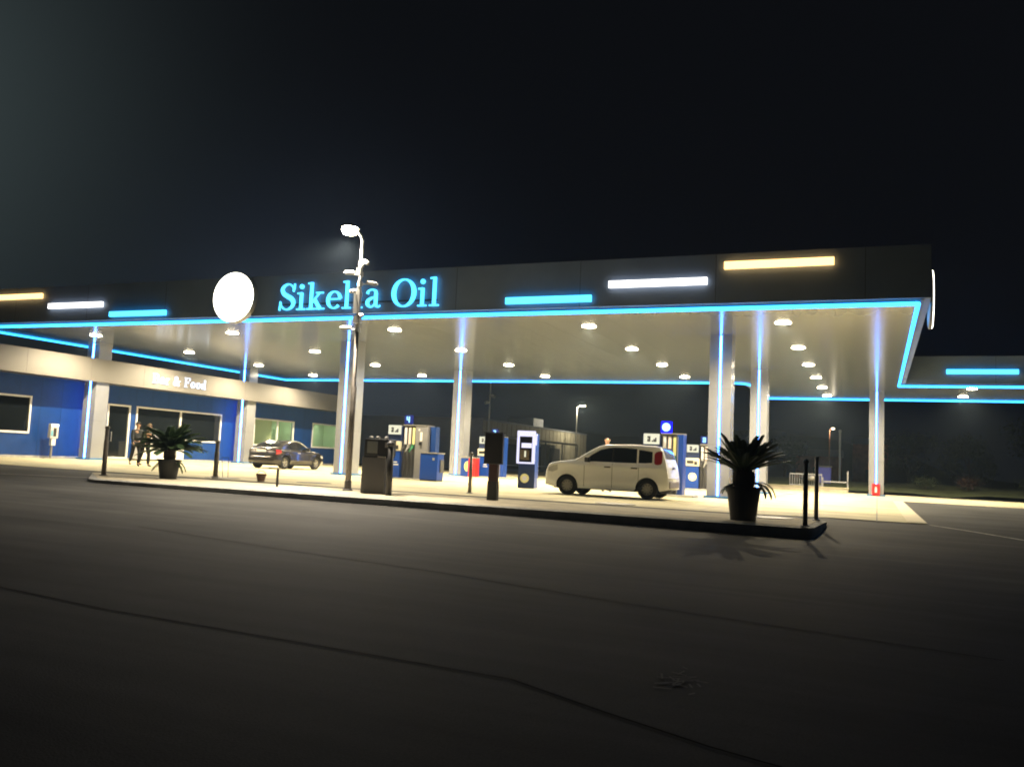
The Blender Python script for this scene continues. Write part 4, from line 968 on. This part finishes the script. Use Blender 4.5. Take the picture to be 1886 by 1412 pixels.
    if hem:
        hz = (Vector(N['pelvis'][:3])+Vector((0, 0, lift)))*s_
        mb = MB(); V = []
        for zz in (-.10, -.02):
            for j in range(20): a = 2*PI*j/20; V.append((hz.x+.178*s_*math.cos(a), hz.y+.135*s_*math.sin(a), hz.z+zz))
        mb.add(V, [(j, (j+1) % 20, 20+(j+1) % 20, 20+j) for j in range(20)]); o = mb.build('shirt_hem', hem, t, smooth=True); so = o.modifiers.new('s', 'SOLIDIFY'); so.thickness = .01
    return t
M_jk = mat('dark jacket', (.035, .04, .045), .8, noise=.2, nscale=8); M_jn = mat('black trousers', (.012, .012, .014), .8); M_jk2 = mat('dark green jacket', (.03, .045, .025), .8, noise=.3, nscale=8)
M_hem = mat('white cloth', (.7, .68, .62), .8); M_wt = mat('grey tshirt', (.42, .42, .44), .8)
person((-28.85, 28.1, gz(-28.8)), 1.15, 'walking person in dark jacket and cap like dark hair near the bar door', dict(lean=.05, legl=(.38, .12), legr=(-.28, -.55), arml=(-.2, .1, .12), armr=(.25, .6, .12)), mat('black hair', (.012, .01, .01), .7), M_jk, M_jn, M_hem, 1.77)
person((-27.2, 26.95, gz(-27)), 1.3, 'person with light brown hair stooping forward behind the left potted plant', dict(lean=.34, legl=(.42, .0), legr=(-.15, -.65), arml=(.5, .9, .15), armr=(.2, .8, .15), hair=1.5), mat('light brown hair', (.30, .20, .10), .7), M_jk2, M_jn, M_hem, 1.72)
person((-9.28, 31.5, gz(-9)), .5, 'balding person in a pale shirt standing behind the white car', dict(lean=.0, legl=(.05, .0), legr=(-.05, -.05), arml=(.1, .3, .1), armr=(.1, .4, .1)), None, M_wt, M_jn, None, 1.97)

# ------------------------------------------------------------------ background things
t = thing('warehouse', (-33, 72, 0), 'long low grey warehouse with a lit side wall behind the pumps', 'building'); o3 = (-33, 72, 0)
mb = MB(); mb.box(-75, -33.0, 72, 72.2, 0, 4.55); loc(mb, o3).build('front_wall', M_shed, t)
mb = MB(); mb.box(-33.2, -33.0, 72.2, 103, 0, 4.55); loc(mb, o3).build('side_wall', M_shedw, t)
mb = MB(); mb.box(-75, -32.95, 71.95, 103, 4.55, 4.7); mb.box(-38, -35, 90, 93, 4.7, 5.8); loc(mb, o3).build('roof', M_shed, t)
mb = MB()
y = 73.0
while y < 102: mb.box(-33.0, -32.985, y-.04, y+.04, .1, 4.5); y += 1.2
loc(mb, o3).build('wall_ribs', mat('dark rib', (.20, .17, .12), .7), t)  # ribs darker than the wall behind them
for y in (78, 84, 90): mb = MB(); mb.box(-32.99, -32.95, y, y+3.2, .1, 2.6); loc(mb, o3).build('door', M_dgrey, t)
t = thing('metal_shelter', (-30.5, 72, 0), 'open metal frame shelter along the warehouse side wall', 'shelter'); o4 = (-30.5, 72, 0)
mb = MB(); mb.box(-30.56, -30.44, 72, 92, 2.95, 3.1); mb.box(-32.9, -30.44, 72, 72.12, 2.95, 3.1); mb.box(-30.54, -30.46, 72, 92, .55, .62); loc(mb, o4).build('beam', M_frame, t)
for y in (72, 77, 82, 87, 92):
    mb = MB(); mb.box(-30.56, -30.44, y-.06, y+.06, -.1, 2.95); loc(mb, o4).build('post', M_steel, t)
mb = MB(); mb.box(-32.9, -30.4, 72, 92, 3.1, 3.13); loc(mb, o4).build('roof', M_dgrey, t)
mb = MB(); mb.box(-30.53, -30.47, 72, 92, -.1, .25); loc(mb, o4).build('low_wall', M_shed, t)

def far_lamp(x, y, h_, col, pm, label, arm=.55, e=600, k=25, sz=.2):
    t = thing('street_lamp', (x, y, -.1), label, 'street lamp')
    MB().tube([(0, 0, 0), (0, 0, h_)], [.09, .05], 8).build('pole', pm, t)
    MB().tube([(0, 0, h_-.02), (arm*.4, 0, h_+.2), (arm, 0, h_+.25)], .035, 6).build('arm', pm, t)
    MB().lathe([(.05, .08), (sz, .02), (sz, -.02)], 14, c=(arm, 0, h_+.25)).build('lamp_head', M_dgrey, t)
    MB().lathe([(sz*.9, -.021), (sz*.7, -.12), (.02, -.16)], 14, c=(arm, 0, h_+.25)).build('lamp_lens', emis('far lens'+label[:6], col, k), t)
    o = lamp_light('far_lamp_light', (arm, 0, h_-.1), e, col); o.parent = t
far_lamp(-31.7, 95, 7.5, (1, .86, .55), M_steel, 'distant street lamp rising behind the warehouse', .7, 1900, 14, .34)
far_lamp(-4.1, 86, 5.2, (1, .85, .62), mat('orange pole', (.30, .14, .07), .6), 'distant lamp on an orange tinted pole at the right', .3, 120, 9, .16)  # pole itself coloured orange brown
t = thing('camera_mast', (-31.65, 70.5, -.1), 'slim mast with two white cameras in front of the warehouse', 'mast')
MB().tube([(0, 0, 0), (0, 0, 9.5)], [.09, .05], 8).build('pole', M_steel, t)
MB().tube([(0, 0, 6.75), (.3, -.2, 6.7), (.62, -.4, 6.6)], [.06, .12, .12], 8).build('security_camera', M_cam, t)
MB().tube([(0, 0, 6.1), (-.2, -.2, 6.1), (-.3, -.35, 6.05)], [.06, .14, .12], 8).build('security_camera', M_cam, t)
t = thing('flag_pole', (-2.62, 71, -.1), 'plain pale pole left of the far right column', 'pole')
MB().tube([(0, 0, 0), (0, 0, 4.35)], .075, 8).build('shaft', M_steel, t); MB().lathe([(.1, 4.35), (.1, 4.5), (.02, 4.55)], 8).build('cap', M_steel, t)
t = thing('low_wall', (-5, 60, -.12), 'low pale concrete wall at the back of the forecourt', 'wall')
MB().box(-4.6, 3.3, -.15, .15, 0, .26).build('wall', M_kerbtop, t); MB().box(-4.65, 3.35, -.19, .19, .26, .32).build('coping', M_conc, t)
M_rail = mat('dull white paint', (.28, .28, .30), .6)
t = thing('white_railing', (-4.6, 60.4, .2), 'white slatted railing enclosure standing behind the low wall', 'railing')
mb = MB(); mb.box(-.7, 1.3, 0, .05, .72, .80); mb.box(-.7, 1.3, 0, .05, .02, .08)
for i in range(14): x = -.7+i*.15; mb.box(x, x+.03, .01, .04, .08, .72)
mb.build('panel', M_rail, t)
mb = MB(); mb.box(1.3, 2.9, 0, .05, .30, .38); mb.box(2.82, 2.9, 0, .06, -.1, 1.05); mb.box(1.3, 1.38, 0, .06, -.1, .6); mb.build('rail', M_rail, t)
mb = MB(); mb.lathe([(.22, .35), (.30, .45), (.30, .55), (.22, .65)], 12, c=(.7, -.25, 0), axis='z'); mb.build('reel', M_grey, t)
t = thing('waste_bin', (-3.45, 66, -.05), 'blue wheeled bin beyond the low wall', 'bin')
MB().box(-.45, .45, -.3, .3, .45, 1.55).build('body', mat('violet blue plastic', (.05, .06, .35), .5), t, bev=.05); MB().box(-.5, .5, -.35, .35, 1.55, 1.65).build('lid', M_dgrey, t, bev=.02)
MB().box(-.4, .4, -.25, .25, .1, .45).build('base', M_black, t)
lamp_light('yard_glow', (-4.0, 63.5, 4.6), 25, (.9, .8, 1.0)).hide_render = True

# distant sheds of reddish brick
for i, (x, y, w, h_) in enumerate([(-6.5, 110, 5, 3.4), (-.8, 116, 4, 5.2)]):
    t = thing('brick_shed', (x, y, -.2), ['low reddish brick shed far behind the forecourt', 'taller reddish brick shed far behind the forecourt'][i], 'building')
    MB().box(-w/2, w/2, 0, 5, 0, h_).build('wall', mat('red brick', (.25, .09, .05), .8, noise=.4, nscale=2), t)
    MB().add([(-w/2-.2, -.2, h_), (w/2+.2, -.2, h_), (w/2+.2, 5.2, h_), (-w/2-.2, 5.2, h_), (-w/2-.2, 2.5, h_+.9), (w/2+.2, 2.5, h_+.9)], [(0, 1, 5, 4), (2, 3, 4, 5), (0, 4, 3), (1, 2, 5), (0, 3, 2, 1)]).build('roof', M_dgrey, t)
    MB().box(-.5, .5, -.03, 0, .2, 2.1).build('door', M_black, t)

# trees and shrubs at the back right
M_leaf = mat('dark foliage', (.035, .05, .02), .8, noise=.5, nscale=2); M_bark = mat('bark', (.05, .04, .03), .9)
def tree(x, y, h_, r, label, seed, z=-.1, group='dark trees behind the forecourt'):
    random.seed(seed); t = thing('tree', (x, y, z), label, 'tree', group)
    mb = MB(); mb.tube([(0, 0, 0), (.05*r, 0, h_*.3), (-.03*r, .05, h_*.6), (0, 0, h_*.85)], [.05*r+.06, .04*r+.04, .03, .02], 7)
    cl = []
    for i in range(9):
        a = random.uniform(0, 2*PI); q = random.uniform(.3, .85)*r; zz = random.uniform(.42, .92)*h_; p = (math.cos(a)*q, math.sin(a)*q, zz); cl.append((p, random.uniform(.28, .5)*r))
        mb.tube([(0, 0, zz*.55), (p[0]*.5, p[1]*.5, zz*.8), p], [.05, .035, .012], 5)
    mb.build('trunk', M_bark, t)
    mb = MB()
    for p, rr in cl+[((0, 0, h_*.88), r*.5)]:
        for _ in range(230):
            d = Vector((random.gauss(0, 1), random.gauss(0, 1), random.gauss(0, .8))).normalized()*rr*random.uniform(.5, 1.1); c = Vector(p)+d
            u = Vector((random.uniform(-1, 1), random.uniform(-1, 1), random.uniform(-1, 1))).normalized()*random.uniform(.08, .17); w = u.orthogonal().normalized()*u.length*.5
            b_ = len(mb.v); mb.v += [tuple(c-u), tuple(c+w), tuple(c+u), tuple(c-w)]; mb.f.append((b_, b_+1, b_+2, b_+3)); mb.m.append(0)
    mb.build('crown', M_leaf, t)
for i, a in enumerate([(12, 78, 6, 3.2, 'broad dark tree at the right edge behind the grass bank'), (7.2, 84, 4.5, 2.6, 'rounded dark tree left of the broad one at the right edge'), (2.6, 90, 5, 2.6, 'dark tree just right of the far right column'),
    (-9, 96, 4.5, 2.5, 'dark tree behind the low wall, seen between the right columns'), (17, 92, 7, 3.6, 'tall dark tree half out of frame at the far right'), (-14, 105, 5, 3, 'dark tree far behind the white car')]): tree(*a, seed=20+i)
for i, (x, y, h_) in enumerate([(5.6, 66, .9), (9.3, 67, 1.1), (3.0, 65.5, .8)]):
    random.seed(50+i); t = thing('shrub', (x, y, .45), ['low shrub on the grass bank with a reddish tint', 'larger shrub on the grass bank near the right edge', 'small shrub on the grass bank near the far right column'][i], 'shrub', 'shrubs on the grass bank')
    mb = MB()
    for _ in range(5): a = random.uniform(0, 6.3); mb.tube([(0, 0, -.1), (math.cos(a)*.2, math.sin(a)*.2, h_*.6)], [.02, .01], 4)
    mb.build('stem', M_bark, t); mb = MB()
    for _ in range(420):
        c = Vector((random.gauss(0, .35), random.gauss(0, .35), h_*.45+random.gauss(0, .2)*h_)); u = Vector((random.uniform(-1, 1), random.uniform(-1, 1), random.uniform(-1, 1))).normalized()*.07; w = u.orthogonal().normalized()*.035
        b_ = len(mb.v); mb.v += [tuple(c-u), tuple(c+w), tuple(c+u), tuple(c-w)]; mb.f.append((b_, b_+1, b_+2, b_+3)); mb.m.append(0)
    mb.build('foliage', M_leaf if i else mat('reddish foliage', (.05, .025, .018), .8), t)

# ------------------------------------------------------------------ haze volume added for halos around the lamps
mb = MB(); mb.box(-140, 60, -30, 145, -1.5, 12)
hz = mb.build('haze', [], None)
m = bpy.data.materials.new('haze'); m.use_nodes = True; t = m.node_tree; t.nodes.clear()
o_ = t.nodes.new('ShaderNodeOutputMaterial'); v = t.nodes.new('ShaderNodeVolumePrincipled')
v.inputs['Density'].default_value = .0007; v.inputs['Anisotropy'].default_value = .72; v.inputs['Color'].default_value = (.58, .78, 1, 1)
t.links.new(v.outputs[0], o_.inputs['Volume']); hz.data.materials.append(m); tag(hz, 'thin added haze glowing around the lamps', kind='stuff')
